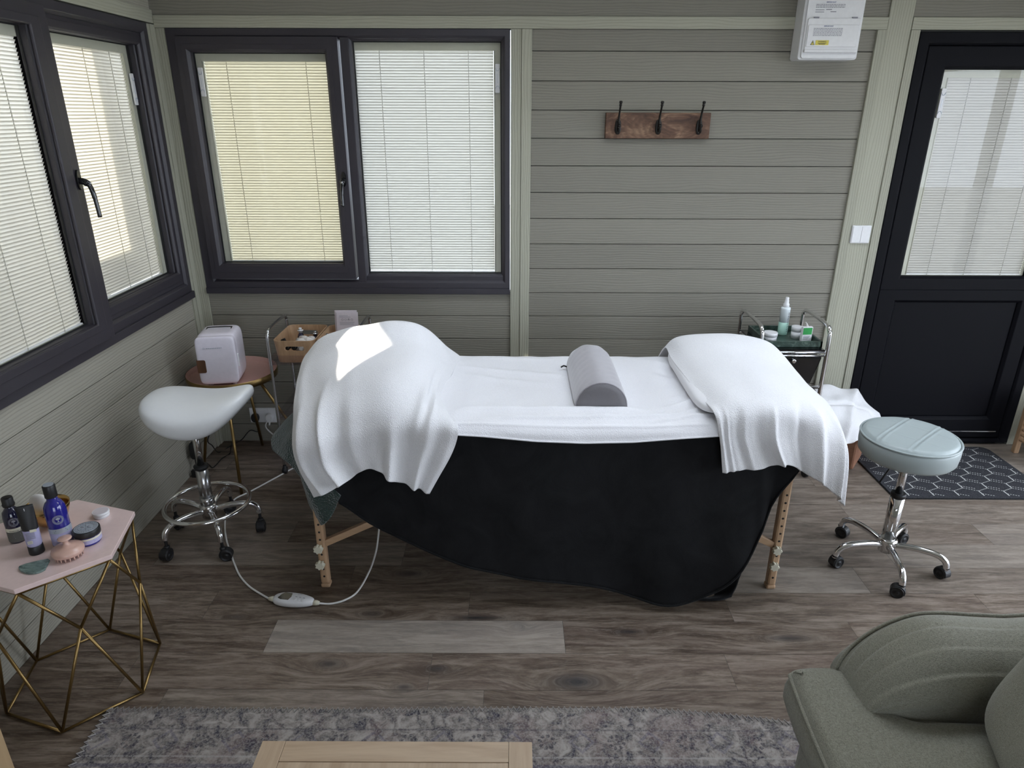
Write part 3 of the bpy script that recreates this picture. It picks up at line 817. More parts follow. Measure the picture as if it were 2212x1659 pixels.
eg = [Vector(LASTG[j_, 150])+Vector((0, -.001, 0)) for j_ in range(28, 81, 2)]
eb = [Vector(LASTG[80, i_])+Vector((0, -.001, .001)) for i_ in range(148, -1, -3)]
bm = bmn(); tube(bm, eg+eb, [.0062]*len(eg)+[.0042]*len(eb), 8); finish(bm, 'edge_binding', M['velvet'], vt)
hf = patch([[W(1490, 1270, Y=-1.30), W(1545, 1262, Y=-1.30), W(1602, 1238, Y=-1.30)], [W(1492, 1285, Y=-1.32), W(1550, 1282, Y=-1.32), W(1592, 1262, Y=-1.32)], [W(1495, 1292, Z=.014), W(1550, 1294, Z=.014), W(1580, 1290, Z=.014)]], 24, 12, None, 'trailing_hem', M['velvet'], vt, .008, .004, 14)

# ---- dark green fleece hanging off the left end -------------------------
gt = [(-.735, -.64, .719), (-.735, -.78, .719), (-.735, -.95, .719), (-.735, -1.06, .715), (-.715, -1.15, .71), (-.69, -1.23, .70), (-.61, -1.285, .69)]
gm = [(-.83, -.66, .58), (-.85, -.80, .58), (-.84, -.96, .58), (-.82, -1.10, .58), (-.79, -1.22, .57), (-.745, -1.29, .57), (-.66, -1.312, .55)]
gh = [W(604, 925, Y=-.78), W(589, 968, Y=-.93), W(630, 1003, Y=-1.08), W(664, 1052, Y=-1.20), W(691, 1127, Y=-1.31), W(713, 1119, Y=-1.332), W(738, 1068, Y=-1.330)]
g0 = [Vector((-.64, p[1], .722)) for p in gt]
gmm = [Vector(a).lerp(b, .55)+Vector((-.012, -.004, 0)) for a, b in zip(gm, gh)]
gf = patch([g0, gt, gm, gmm, gh], 90, 60, lambda u, v: .006*math.sin(u*26)*v, 'fleece_throw', M['green_fl'], None, .010, .008, 12)
tag(gf, 'dark green fleece blanket hanging off the left end of the massage table', 'blanket')

# ---- white terry sheet ---------------------------------------------------
sx = [-.40, -.32, -.22, -.10, .08, .25, .42, .52, .62, .72, .80, .88]
edge = {-.30: 936, -.10: 943, .08: 953, .25: 956.5, .42: 954, .58: 946, .72: 940, .85: 940}
def ez(x):
    ks = sorted(edge); y = edge[ks[0]] if x < ks[0] else edge[ks[-1]]
    for a, b in zip(ks, ks[1:]):
        if a <= x <= b: y = edge[a]+(edge[b]-edge[a])*(x-a)/(b-a)
    d = FW-U_*((y-CY)/F); return CAM.z+d.z*((-1.345-CAM.y)/d.y)
rows = [[Vector((x, -.570, .66)) for x in sx], [Vector((x, -.585, .71)) for x in sx], [Vector((x, -.64, .729)) for x in sx],
        [Vector((x, -.80, .731)) for x in sx], [Vector((x, -.98, .731)) for x in sx], [Vector((x, -1.15, .731)) for x in sx], [Vector((x, -1.26, .730)) for x in sx],
        [Vector((x, -1.312, .722-.008*(x > -.1 and x < .6))) for x in sx], [Vector((x, -1.335, .5*(ez(x)+.722))) for x in sx], [Vector((x, -1.345, ez(x))) for x in sx]]
def sd_(u, v):
    x = -.40+1.28*u
    a = .0035*math.sin(x*34+v*11)*sst(.1, .4, v)*sst(.9, .5, v)*(.3+.7*(x > .45))
    def cr_(v0, sl, wd, amp, x0, x1): return amp*math.exp(-((v-v0-sl*(x-x0))/wd)**2)*sst(x0, x0+.09, x)*sst(x1, x1-.12, x)
    a += cr_(.60, .02, .014, .010, -.16, .40)+cr_(.70, -.06, .018, .010, -.05, .62)+cr_(.655, -.03, .012, -.006, -.1, .5)
    a += cr_(.30, .22, .013, .007, -.22, .22)+cr_(.36, .25, .012, .006, -.20, .15)+cr_(.22, .12, .012, .005, -.15, .20)
    a += cr_(.62, -.42, .014, .009, .40, .78)+cr_(.68, -.40, .012, .008, .42, .82)+cr_(.56, -.50, .013, .007, .44, .74)+cr_(.74, -.30, .013, .008, .36, .84)
    a += cr_(.25, .35, .016, .007, .46, .72)+cr_(.34, .30, .014, -.006, .45, .70)
    a += .004*math.exp(-((v-.79)/.02)**2)
    return a
sh = patch(rows, 200, 110, sd_, 'towelling_sheet', M['terry2'], None, .005, .004, 11)
tag(sh, 'white towelling sheet spread flat over the middle of the massage table', 'sheet')
bm = bmn(); tube(bm, [Vector((x, -1.347, ez(x)+.001)) for x in [-.28+1.10*i/60 for i in range(61)]], .0032, 8); finish(bm, 'hem', M['terry2'], sh)

# ---- left bath towel over the hump ----------------------------------------
def WR(l): return [W(a, b, Y=c) for a, b, c in l]
R0 = [Vector(p) for p in ((-.93, -.52, .60), (-.88, -.50, .60), (-.78, -.50, .60), (-.65, -.50, .60), (-.50, -.50, .60), (-.38, -.50, .60), (-.30, -.51, .62), (-.225, -.55, .66))]
rowsL = [R0,
 WR([(663, 764, -.72), (690, 733, -.72), (730, 715, -.75), (790, 703, -.78), (845, 696, -.78), (905, 702, -.75), (948, 733, -.70), (998, 774, -.63)]),
 WR([(645, 806, -.90), (682, 780, -.92), (724, 762, -.93), (790, 748, -.95), (850, 742, -.95), (908, 748, -.93), (948, 778, -.88), (978, 806, -.84)]),
 WR([(638, 846, -1.05), (672, 838, -1.10), (714, 820, -1.13), (780, 806, -1.15), (845, 797, -1.15), (903, 803, -1.12), (940, 832, -1.07), (958, 850, -1.03)]),
 WR([(632, 912, -1.20), (662, 900, -1.25), (706, 885, -1.28), (770, 870, -1.29), (838, 860, -1.29), (898, 862, -1.27), (945, 874, -1.24), (970, 890, -1.20)]),
 WR([(630, 968, -1.28), (664, 958, -1.335), (710, 945, -1.352), (768, 930, -1.358), (835, 920, -1.358), (898, 918, -1.356), (953, 916, -1.355), (989, 920, -1.352)]),
 WR([(645, 1012, -1.33), (676, 1010, -1.35), (722, 998, -1.365), (775, 978, -1.37), (838, 975, -1.365), (893, 978, -1.365), (940, 978, -1.37), (979, 973, -1.362)]),
 WR([(678, 1075, -1.375), (713, 1062, -1.38), (752, 1039, -1.385), (793, 1017, -1.375), (838, 1034, -1.385), (884, 1052, -1.385), (908, 1059, -1.38), (928, 1067, -1.375)])]
def bump1(u, c, w): return math.exp(-((u-c)/w)**2)
def ld(u, v):
    h = sst(.38, .75, v)
    a = h*(.022*bump1(u, .10, .028)-.014*bump1(u, .18, .035)+.032*bump1(u, .27-.03*v, .026)-.028*bump1(u, .35-.02*v, .04)-.012*bump1(u, .45, .06))
    h2 = sst(.62, .95, v)
    a += h2*(.030*bump1(u, .60-.05*(v-.6), .032)-.016*bump1(u, .53, .035)-.018*bump1(u, .68, .035)+.022*bump1(u, .76+.12*(1-v), .035)-.010*bump1(u, .85, .04)+.010*bump1(u, .94, .04))
    a += sst(.25, .5, v)*sst(.85, .6, v)*(.010*bump1(u, .80-.25*(v-.4), .03)+.008*bump1(u, .88-.3*(v-.4), .022)-.008*bump1(u, .84-.28*(v-.4), .02))
    a += .008*bump1(u, .06, .04)*sst(.2, .35, v)
    return a
tl = patch(rowsL, 170, 190, ld, 'bath_towel', M['terry'], None, .006, .005, 9)
tag(tl, 'white terry towel draped over the hump at the left end of the massage table', 'towel')

# ---- pillow and right bath towel -------------------------------------------
bm = bmn()
def pf(p):
    k = (p.y/.32)
    q = Vector((p.x, p.y, p.z*(1-.25*abs(k)**3)))
    q.x += .006*math.sin(p.y*60)*(1 if p.x < 0 else 0)*(abs(p.x)/.235)**6
    q.z += .005*math.sin(p.y*48+1)*(abs(p.x)/.235)**5
    return q
superell(bm, (.822, -.975, .764), .166, .320, .034, .55, .32, 96, 28, pf)
pl = finish(bm, 'pillow', M['pillow'], None); tag(pl, 'white pillow whose left edge shows beneath the towel near the right end of the table', 'pillow')
rowsR = [[Vector(p) for p in ((.655, -.555, .70), (.71, -.54, .70), (.80, -.53, .70), (.93, -.53, .70), (1.06, -.53, .70), (1.15, -.55, .66), (1.22, -.58, .60))],
 WR([(1436, 750, -.62), (1461, 728, -.64), (1520, 721, -.66), (1585, 722, -.66), (1650, 735, -.66), (1684, 761, -.66), (1710, 795, -.66)]),
 WR([(1450, 775, -.80), (1492, 768, -.88), (1547, 765, -.91), (1612, 769, -.91), (1674, 781, -.88), (1718, 808, -.83), (1748, 832, -.80)]),
 WR([(1483, 818, -1.04), (1530, 812, -1.10), (1585, 810, -1.12), (1648, 812, -1.12), (1708, 823, -1.08), (1752, 846, -1.03), (1781, 862, -.99)]),
 WR([(1516, 860, -1.22), (1562, 857, -1.27), (1612, 855, -1.28), (1668, 856, -1.28), (1728, 862, -1.25), (1775, 882, -1.19), (1808, 900, -1.15)]),
 WR([(1543, 893, -1.335), (1582, 893, -1.345), (1627, 892, -1.35), (1677, 893, -1.35), (1738, 900, -1.34), (1790, 922, -1.30), (1825, 942, -1.26)]),
 WR([(1555, 952, -1.365), (1586, 948, -1.37), (1628, 948, -1.37), (1678, 950, -1.37), (1738, 960, -1.365), (1797, 978, -1.35), (1834, 994, -1.32)]),
 WR([(1560, 1021, -1.385), (1602, 1017, -1.385), (1652, 1014, -1.38), (1696, 1004, -1.375), (1744, 1026, -1.38), (1788, 1054, -1.37), (1836, 1050, -1.345)])]
rowsR[-1][-1] = W(1826, 1094, Y=-1.355)
def rd(u, v):
    h = sst(.60, .92, v); h3 = sst(.52, .75, v)
    a = h*(.010*bump1(u, .03, .02)-.012*bump1(u, .10, .03)+.016*bump1(u, .13-.03*v, .02)-.012*bump1(u, .22, .05)+.010*bump1(u, .30-.05*v, .03)-.012*bump1(u, .38, .05)+.024*bump1(u, .50-.02*v, .022)-.016*bump1(u, .60, .06))
    a += h3*(.022*bump1(u, .74+.06*(v-.6), .028)-.020*bump1(u, .66, .03)-.012*bump1(u, .83, .03)+.020*bump1(u, .90+.05*(v-.6), .025)-.014*bump1(u, .965, .02))
    return a
tr = patch(rowsR, 150, 170, rd, 'bath_towel', M['terry'], None, .006, .003, 8)
tag(tr, 'white terry towel draped over the pillow at the right end of the massage table', 'towel')

# ---- bolster ------------------------------------------------------------------
bo = thing('bolster', 'grey half-round velour bolster lying across the middle of the white sheet', 'bolster', (.322, -.97, .733))
bm = bmn(); r = .098; secs = []
K = 28
for j in range(33):
    y = -1.195+.445*j/32; ins = .0; row = []
    e = min(j, 32-j); rr = r*(1-.05*math.exp(-e/1.5))
    for i in range(K+1):
        a = PI*i/K; row.append(bm.verts.new((.322+rr*math.cos(a)*1.0, y, .736+rr*math.sin(a)*.98+.0015*math.sin(j*1.7+i))))
    for i in range(1, 8): row.append(bm.verts.new((.322-rr+2*rr*i/8, y, .7335)))
    secs.append(row)
for a, b in zip(secs, secs[1:]):
    n_ = len(a)
    for i in range(n_): bm.faces.new((a[i], a[(i+1) % n_], b[(i+1) % n_], b[i])).smooth = True
bm.faces.new(list(reversed(secs[-1])))
finish(bm, 'cover', M['bolster'], bo)
bm = bmn(); c = bm.verts.new((.322, -1.204, .77)); rim = []
for i in range(K+1):
    a = PI*i/K; rim.append((.322+r*.955*math.cos(a), .736+r*.955*math.sin(a)))
rim += [(.322-r*.955+2*r*.955*i/8, .7345) for i in range(1, 8)]
loops = []
for s, y in ((1, -1.195), (.97, -1.200), (.7, -1.205), (.35, -1.206)):
    loops.append([bm.verts.new((.322+(x-.322)*s, y-(.0012*math.sin(i*2.2) if s == .97 else 0), .77+(z-.77)*s)) for i, (x, z) in enumerate(rim)])
for a, b in zip(loops, loops[1:]):
    for i in range(len(a)): bm.faces.new((a[i], a[(i+1) % len(a)], b[(i+1) % len(a)], b[i])).smooth = True
for i in range(len(rim)): bm.faces.new((loops[-1][i], loops[-1][(i+1) % len(rim)], c)).smooth = True
finish(bm, 'end_panel', M['bolster_end'], bo)
bm = bmn(); tube(bm, [(x, -1.197, z) for x, z in rim[:K+1]], .0028, 8); finish(bm, 'piping', M['bolster'], bo)
bm = bmn(); tube(bm, spline([(.226, -.80, .745), (.212, -.80, .750), (.200, -.805, .745)], 5), .003, 6); finish(bm, 'zip_pull', M['dkmetal'], bo)

# ---- electric blanket controller and its leads -----------------------------------
cc = Vector((-.826, -1.385, 0)); ang = math.atan2(-.025, .20)
ec = thing('heat_controller', 'white oval heated-blanket controller with dark display lying on the plank floor', 'controller', cc)
ca, sa = math.cos(ang), math.sin(ang)
TC = lambda a, b, c: Vector((cc.x+a*ca-b*sa, cc.y+a*sa+b*ca, c))
def eggo(s, k=40):
    out = []
    for i in range(k):
        t = 2*PI*i/k; x = .082*math.cos(t); w = .031*(1-.18*math.cos(t))*(abs(math.sin(t))**.75)*math.copysign(1, math.sin(t)); w -= .006*math.sin(t*1.0)*0
        out.append((x*s, w*s))
    return out
bm = bmn(); lp = []
for s, z in ((.80, .002), (.97, .008), (1, .015), (.96, .024), (.84, .029), (.4, .0305), (.05, .031)):
    lp.append([bm.verts.new(TC(a, b, z)) for a, b in eggo(s)])
for a, b in zip(lp, lp[1:]):
    for i in range(40): bm.faces.new((a[i], a[(i+1) % 40], b[(i+1) % 40], b[i])).smooth = True
bm.faces.new(list(reversed(lp[0]))); bm.faces.new(lp[-1])
finish(bm, 'case', M['white_pl'], ec)
bm = bmn(); prism(bm, [(-.058, -.010), (-.050, .012), (-.040, .022), (-.012, .020), (-.008, .0), (-.014, -.018), (-.045, -.017)], .0285, .0315, TC); finish(bm, 'display', M['screen'], ec, bevel=.001)
bm = bmn()
for x in (.0, .0, .0): pass
for i in range(3): lathe(bm, [(.0062, .0), (.0062, .0012), (.0045, .0018)], TC(.010+.016*i, -.010-.002*i, .0302), 16)
finish(bm, 'button', M['white_pl'], ec)
bm = bmn()
for i in range(3): box(bm, .006+.016*i, .014+.016*i, .002-.002*i, .004-.002*i, .0303, .0310, TC)
for i in range(3): box(bm, .012+.006*i, .014+.006*i, .017, .019, .0300, .0306, TC)
finish(bm, 'printed_marks', M['grey_ink'], ec)
for s in (-1, 1): bm = bmn(); lathe(bm, [(.011, 0), (.010, .012), (.0065, .024)], TC(s*.076, 0, .013), 16, TC(s, 0, 0)-TC(0, 0, 0)); finish(bm, 'cable_boot', M['cream'], ec)
G = .0045
p = [TC(-.098, 0, .012)]+[W(a, b, Z=G) for a, b in ((570, 1287), (540, 1268), (519, 1245), (508, 1222), (500, 1200), (490, 1170), (486, 1140), (489, 1110), (505, 1080), (540, 1062), (590, 1035), (632, 1012))]
p += [Vector((-1.10, -.28, G)), Vector((-1.25, -.10, .02)), Vector((-1.37, -.035, .09)), Vector((-1.365, -.03, .135))]
bm = bmn(); tube(bm, spline(p, 6), .0038, 8); finish(bm, 'mains_lead', M['cable_w'], ec)
p = [TC(.098, 0, .012)]+[W(a, b, Z=G) for a, b in ((715, 1304), (745, 1296), (772, 1278))]+[W(796, 1238, Y=-1.24), W(810, 1200, Y=-1.16), W(817, 1160, Y=-1.12), Vector((-.52, -1.08, .36)), Vector((-.50, -1.0, .60))]
bm = bmn(); tube(bm, spline(p, 8), .0038, 8); finish(bm, 'blanket_lead', M['cable_w'], ec)

# ---- stools -------------------------------------------------------------------------
def caster(root, px, py, yaw, arm_z, parent_arm):
    """twin-wheel caster: hooded body, stem, two wheels"""
    c, s = math.cos(yaw), math.sin(yaw)
    T = lambda a, b, z: Vector((px+a*c-b*s, py+a*s+b*c, z))
    bm = bmn(); lathe(bm, [(.0065, 0), (.0065, arm_z-.048)], (px, py, .048), 12); lathe(bm, [(.012, 0), (.013, .006), (.010, .012)], (px, py, .050), 16)
    prof = [(.027*math.cos(a)-.010, .027+.027*math.sin(a)) for a in [math.radians(q) for q in range(-20, 215, 15)]]
    prism(bm, prof+[(-.034, .012), (.012, .016)], -.0155, .0155, lambda a, b, z: T(a, z, b))
    o = finish(bm, 'caster', M['black_pl'], root, bevel=.003)
    for sd2 in (-1, 1):
        bm = bmn(); ce = T(-.012, sd2*.012, .025)
        lathe(bm, [(.018, -.006), (.0245, -.005), (.025, 0), (.0245, .005), (.020, .0065), (.019, .004), (.008, .005), (.006, .008)], ce, 28, T(0, sd2, 0)-T(0, 0, 0))
        finish(bm, 'wheel', M['black_pl'], o)
def stool_base(root, cx, cy, R, angs, yaws, hub_z, mat):
    bm = bmn(); lathe(bm, [(.024, hub_z-.045), (.030, hub_z-.043), (.031, hub_z-.008), (.036, hub_z), (.036, hub_z+.012), (.030, hub_z+.018)], (cx, cy, 0), 32); finish(bm, 'hub', M['chrome'], root)
    for a, yw in zip(angs, yaws):
        a = math.radians(a); d = Vector((math.cos(a), math.sin(a), 0)); c = Vector((cx, cy, 0))
        pts = spline([c+d*.026+Vector((0, 0, hub_z-.012)), c+d*(R*.45)+Vector((0, 0, hub_z-.002)), c+d*(R*.80)+Vector((0, 0, hub_z-.006)), c+d*(R*.965)+Vector((0, 0, hub_z-.028)), c+d*R+Vector((0, 0, hub_z-.062))], 7)
        bm = bmn(); tube(bm, pts, .0125, 16); arm = finish(bm, 'base_leg', M['chrome'], root)
        caster(root, cx+d.x*R, cy+d.y*R, math.radians(yw), hub_z-.055, arm)
# white saddle stool
ss = thing('saddle_stool', 'white saddle-shaped stool with chrome foot ring and five black casters by the left wall', 'stool', (-1.31, -.945, 0))
stool_base(ss, -1.31, -.945, .200, (16, 88, 160, 232, 304), (100, 30, 150, 80, 190), .150, M['chrome'])
bm = bmn(); tube(bm, [(-1.31+.170*math.cos(a), -.945+.170*math.sin(a), .172) for a in [2*PI*i/64 for i in range(64)]], .0095, 12, closed=True); finish(bm, 'foot_ring', M['chrome'], ss)
bm = bmn(); lathe(bm, [(.0255, .165), (.0255, .345)], (-1.31, -.945, 0), 32); lathe(bm, [(.029, .168), (.029, .205)], (-1.31, -.945, 0), 32); finish(bm, 'gas_lift_sleeve', M['steel'], ss)
bm = bmn(); lathe(bm, [(.029, .340), (.030, .352), (.016, .356)], (-1.31, -.945, 0), 32); finish(bm, 'collar', M['black_pl'], ss)
bm = bmn(); lathe(bm, [(.0145, .35), (.0145, .56)], (-1.31, -.945, 0), 24); finish(bm, 'piston', M['chrome'], ss)
bm = bmn()
def saddle(p):
    X = p.x/.212; Yn = p.y/.165
    z = p.z*(1-.12*X*X)+.056*X*X*(1+.28*X)-.018*Yn*Yn*(1-X*X*.5)-.004
    y = p.y*(1-.10*X); x = p.x
    if p.z < 0: x *= (1-.16*(-p.z/.062)**1.5); y *= (1-.10*(-p.z/.062)**2)
    return Vector((x, y, z))
superell(bm, (-1.270, -.945, .606), .213, .172, .068, .62, .80, 72, 36, saddle)
finish(bm, 'seat', M['leatherw'], ss)
# round sage stool
gs = thing('round_stool', 'round sage-grey padded stool on a chrome five-star caster base beside the table', 'stool', (1.535, -1.115, 0))
stool_base(gs, 1.535, -1.118, .218, (43, 115, 187, 259, 331), (20, 130, 200, 330, 290), .108, M['chrome'])
bm = bmn(); lathe(bm, [(.0265, .115), (.0265, .322)], (1.535, -1.115, 0), 32); finish(bm, 'gas_lift_sleeve', M['chrome'], gs)
bm = bmn(); lathe(bm, [(.028, .316), (.0285, .330), (.026, .334), (.020, .334)], (1.535, -1.115, 0), 32); finish(bm, 'collar', M['black_pl'], gs)
bm = bmn(); lathe(bm, [(.0145, .32), (.0145, .50)], (1.535, -1.115, 0), 24); finish(bm, 'piston', M['chrome'], gs)
bm = bmn(); tube(bm, [W(1956, 985, Y=-1.10), W(1925, 1008, Y=-1.16), W(1899, 1043, Y=-1.19)], .0035, 8); finish(bm, 'height_lever', M['black_pl'], gs)
scx, scy, szt = 1.532, -1.108, .588
bm = bmn()
lathe(bm, [(.10, szt-.095), (.163, szt-.092), (.172, szt-.080), (.176, szt-.045), (.176, szt-.022), (.172, szt-.014)], (scx, scy, 0), 72)
finish(bm, 'seat_band', M['leatherg'], gs)
bm = bmn(); rings_ = []
a0 = math.radians(-49.3); NR, NS = 44, 144
def grooves(x, y):
    xr = x*math.cos(a0)+y*math.sin(a0); yr = -x*math.sin(a0)+y*math.cos(a0)
    d = 0
    for q in (-.058, .058): d -= .0045*math.exp(-(((xr-q)/.0035)**2)); d += .0022*math.exp(-(((abs(xr-q)-.007)/.005)**2))
    for q in (-.058, .058): d -= .0018*math.exp(-(((yr-q)/.003)**2))
    return d
for j in range(NR+1):
    rr = .170*j/NR; row = []
    for i in range(NS):
        a = 2*PI*i/NS; x, y = rr*math.cos(a), rr*math.sin(a)
        z = szt+.010*(1-(j/NR)**4)-.012*(max(0, (j/NR-.9)/.1))**2+grooves(x, y)*(1 if j < NR-1 else 0)
        row.append((scx+x, scy+y, z))
    rings_.append(row)
c = bm.verts.new((scx, scy, szt+.010)); vr = [[bm.verts.new(p) for p in row] for row in rings_[1:]]
for i in range(NS): bm.faces.new((c, vr[0][i], vr[0][(i+1) % NS])).smooth = True
for a, b in zip(vr, vr[1:]):
    for i in range(NS): bm.faces.new((a[i], b[i], b[(i+1) % NS], a[(i+1) % NS])).smooth = True
finish(bm, 'seat_top', M['leatherg'], gs)
bm = bmn(); tube(bm, [(scx+.1735*math.cos(a), scy+.1735*math.sin(a), szt-.010) for a in [2*PI*i/96 for i in range(96)]], .0042, 8, closed=True); finish(bm, 'piping', M['leatherg'], gs)

# ---- hexagonal side table ---------------------------------------------------------------
HC = Vector((-1.394, -1.755, 0)); HR = .2235
ht = thing('hexagonal_side_table', 'pink hexagonal side table on a brass geometric wire base at the left wall', 'side table', HC)
def hv(k, r, z, off=0): a = math.radians(42.5+60*k+off); return HC+Vector((r*math.cos(a), r*math.sin(a), z))
zt = .520
bm = bmn(); prism(bm, [(p.x, p.y) for p in [hv(k, .238, 0) for k in range(6)]], zt, zt+.015); finish(bm, 'tabletop', M['pinktop'], ht, bevel=.0015)
top = [hv(k, .226, zt-.006) for k in range(6)]; mid = [hv(k, .218, .345, 30) for k in range(6)]; base = [hv(k, HR, .0065) for k in range(6)]
for a, b in [(top[k], top[(k+1) % 6]) for k in range(6)]+[(base[k], base[(k+1) % 6]) for k in range(6)]:
    bm = bmn(); tube(bm, [a, b], .0045, 10); finish(bm, 'frame_rod', M['gold'], ht)
for k in range(6):
    for a, b in ((top[k], mid[k]), (top[k], mid[k-1]), (base[k], mid[k]), (base[k], mid[k-1])):
        bm = bmn(); tube(bm, [a, b], .0045, 10); finish(bm, 'wire_leg', M['gold'], ht)
ZT = zt+.015
def emblem(parent, cx, cy, r0, z, yaw, sc_=1, mat='silver_lbl'):
    """round tree emblem wrapped on a bottle front"""
    def Tb(a, b):   # a along the girth, b up
        t = yaw+a/r0; return Vector((cx+(r0+.0006)*math.cos(t), cy+(r0+.0006)*math.sin(t), z+b))
    bm = bmn()
    def disc(ca, cb, ra, rb=None, k=20):
        rb = rb or ra
        f = bm.faces.new([bm.verts.new(Tb(ca+ra*math.cos(2*PI*i/k), cb+rb*math.sin(2*PI*i/k))) for i in range(k)])
    def annul(ro, ri, k=36):
        o = [bm.verts.new(Tb(ro*math.cos(2*PI*i/k), ro*math.sin(2*PI*i/k))) for i in range(k)]
        n_ = [bm.verts.new(Tb(ri*math.cos(2*PI*i/k), ri*math.sin(2*PI*i/k))) for i in range(k)]
        for i in range(k): bm.faces.new((o[i], o[(i+1) % k], n_[(i+1) % k], n_[i]))
    s = sc_
    annul(.0125*s, .0116*s); annul(.0080*s, .0075*s)
    for i in range(26):
        a = 2*PI*i/26; ca, cb = .0098*s*math.cos(a), .0098*s*math.sin(a); disc(ca, cb, .0009*s, .0013*s, 6)
    disc(-.0022*s, .0030*s, .0026*s); disc(.0022*s, .0030*s, .0026*s); disc(0, .0042*s, .0026*s)
    f = bm.faces.new([bm.verts.new(Tb(*q)) for q in ((-.0007*s, .002*s), (-.0009*s, -.004*s), (-.003*s, -.0058*s), (.003*s, -.0058*s), (.0009*s, -.004*s), (.0007*s, .002*s))])
    finish(bm, 'emblem', M[mat], parent)
def wrap_label(parent, cx, cy, r0, z0, z1, yaw, half, mat, name='label', dr=.0005):
    bm = bmn(); k = 28; pr = None
    for i in range(k+1):
        t = yaw-half+2*half*i/k; x, y = cx+(r0+dr)*math.cos(t), cy+(r0+dr)*math.sin(t)
        cur = (bm.verts.new((x, y, z0)), bm.verts.new((x, y, z1)))
        if pr: bm.faces.new((pr[0], cur[0], cur[1], pr[1])).smooth = True
        pr = cur
    return finish(bm, name, M[mat], parent)
def wrap_text(parent, s, cx, cy, r0, z, yaw, size, mat, align='CENTER'):
    return text('lettering', s, lambda u, n, zz: Vector((cx+(r0+.0009+n)*math.cos(yaw+u/r0), cy+(r0+.0009+n)*math.sin(yaw+u/r0), zz)), 0, z, 0, size, M[mat], parent, align)
def text_lines(parent, cx, cy, r0, z, yaw, n, w, dz, mat):
    bm = bmn()
    for i in range(n):
        h = w*(.7+.3*random.random())/r0
        vs = [bm.verts.new((cx+(r0+.0008)*math.cos(yaw+a), cy+(r0+.0008)*math.sin(yaw+a), z-dz*i+b)) for a, b in ((-h, 0), (h, 0), (h, dz*.35), (-h, dz*.35))]
        bm.faces.new(vs)
    finish(bm, 'small_print', M[mat], parent)
FACE = math.radians(-52)
# tall blue bottle
bx, by = -1.338, -1.770
b1_ = thing('lotion_bottle', 'tall cobalt blue bottle with black cap and lilac label on the pink table', 'bottle', (bx, by, ZT))
bm = bmn(); lathe(bm, [(.026, 0), (.0285, .004), (.029, .10), (.029, .115), (.027, .130), (.021, .143), (.0145, .150), (.0135, .163)], (bx, by, ZT), 40); finish(bm, 'glass_body', M['cobalt'], b1_)
bm = bmn(); lathe(bm, [(.0165, .160), (.0165, .196), (.015, .199)], (bx, by, ZT), 40); cp = finish(bm, 'cap', M['black_pl'], b1_, bevel=.0008)
bm = bmn(); lathe(bm, [(.0138, .1992), (.0138, .1999)], (bx, by, ZT), 32); finish(bm, 'cap_disc', M['silver_lbl'], cp)
wrap_label(b1_, bx, by, .029, ZT+.008, ZT+.058, FACE, 1.35, 'lbl_l'); wrap_label(b1_, bx, by, .029, ZT+.050, ZT+.066, FACE, 1.35, 'silver_lbl', 'label_band', .0009)
emblem(b1_, bx, by, .029, ZT+.095, FACE, 1.15)
text_lines(b1_, bx, by, .0297, ZT+.060, FACE, 2, .018, .005, 'ink'); text_lines(b1_, bx, by, .029, ZT+.040, FACE, 4, .012, .006, 'grey_ink')
# small dark bottle
bx, by = -1.485, -1.752
b2_ = thing('oil_bottle', 'small dark blue oil bottle with black cap at the left of the pink table', 'bottle', (bx, by, ZT))
bm = bmn(); lathe(bm, [(.023, 0), (.0245, .004), (.0245, .085), (.022, .100), (.014, .110), (.0115, .114), (.0115, .120)], (bx, by, ZT), 40); finish(bm, 'glass_body', M['cobalt_d'], b2_)
bm = bmn(); lathe(bm, [(.0155, .118), (.0165, .124), (.0150, .128), (.0150, .143), (.0135, .146)], (bx, by, ZT), 40); cp = finish(bm, 'cap', M['black_pl'], b2_)
bm = bmn(); lathe(bm, [(.008, .146), (.010, .1465), (.010, .1472)], (bx, by, ZT), 24); finish(bm, 'embossed_ring', M['dkmetal'], cp)
wrap_label(b2_, bx, by, .0245, ZT+.005, ZT+.040, FACE, 1.4, 'lbl_g'); wrap_label(b2_, bx, by, .0245, ZT+.040, ZT+.052, FACE, 1.4, 'cream', 'label_band', .0007)
emblem(b2_, bx, by, .0245, ZT+.072, FACE, 1.1, 'grey_ink'); wrap_text(b2_, 'MASSAGE OIL', bx, by, .0247, ZT+.0415, FACE, .0055, 'ink'); text_lines(b2_, bx, by, .0245, ZT+.030, FACE, 3, .010, .006, 'grey_ink')
# tube standing on its cap
bx, by = -1.390, -1.815
tb = thing('cream_tube', 'flat black and lilac squeeze tube standing on its cap between the two bottles', 'tube', (bx, by, ZT))
bm = bmn(); lp = []
yw = math.radians(-62); cA, sA = math.cos(yw+PI/2), math.sin(yw+PI/2); cN, sN = math.cos(yw), math.sin(yw)
def tl_(w, d, z, k=32): return [bm.verts.new((bx+w*math.cos(t)*cA+d*math.sin(t)*cN, by+w*math.cos(t)*sA+d*math.sin(t)*sN, ZT+z)) for t in [2*PI*i/k for i in range(k)]]
for w, d, z, in ((.0175, .0175, .026), (.0195, .0185, .032), (.0205, .015, .08), (.0215, .008, .125), (.022, .0015, .150), (.022, .001, .157)): lp.append(tl_(w, d, z))
for j, (a, b) in enumerate(zip(lp, lp[1:])):
    for i in range(32):
        f = bm.faces.new((a[i], a[(i+1) % 32], b[(i+1) % 32], b[i])); f.smooth = True
        f.material_index = 1 if j <= 1 else 0
bm.faces.new(list(reversed(lp[0]))); bm.faces.new(lp[-1])
finish(bm, 'tube_body', [M['black_pl'], M['lbl_l']], tb)
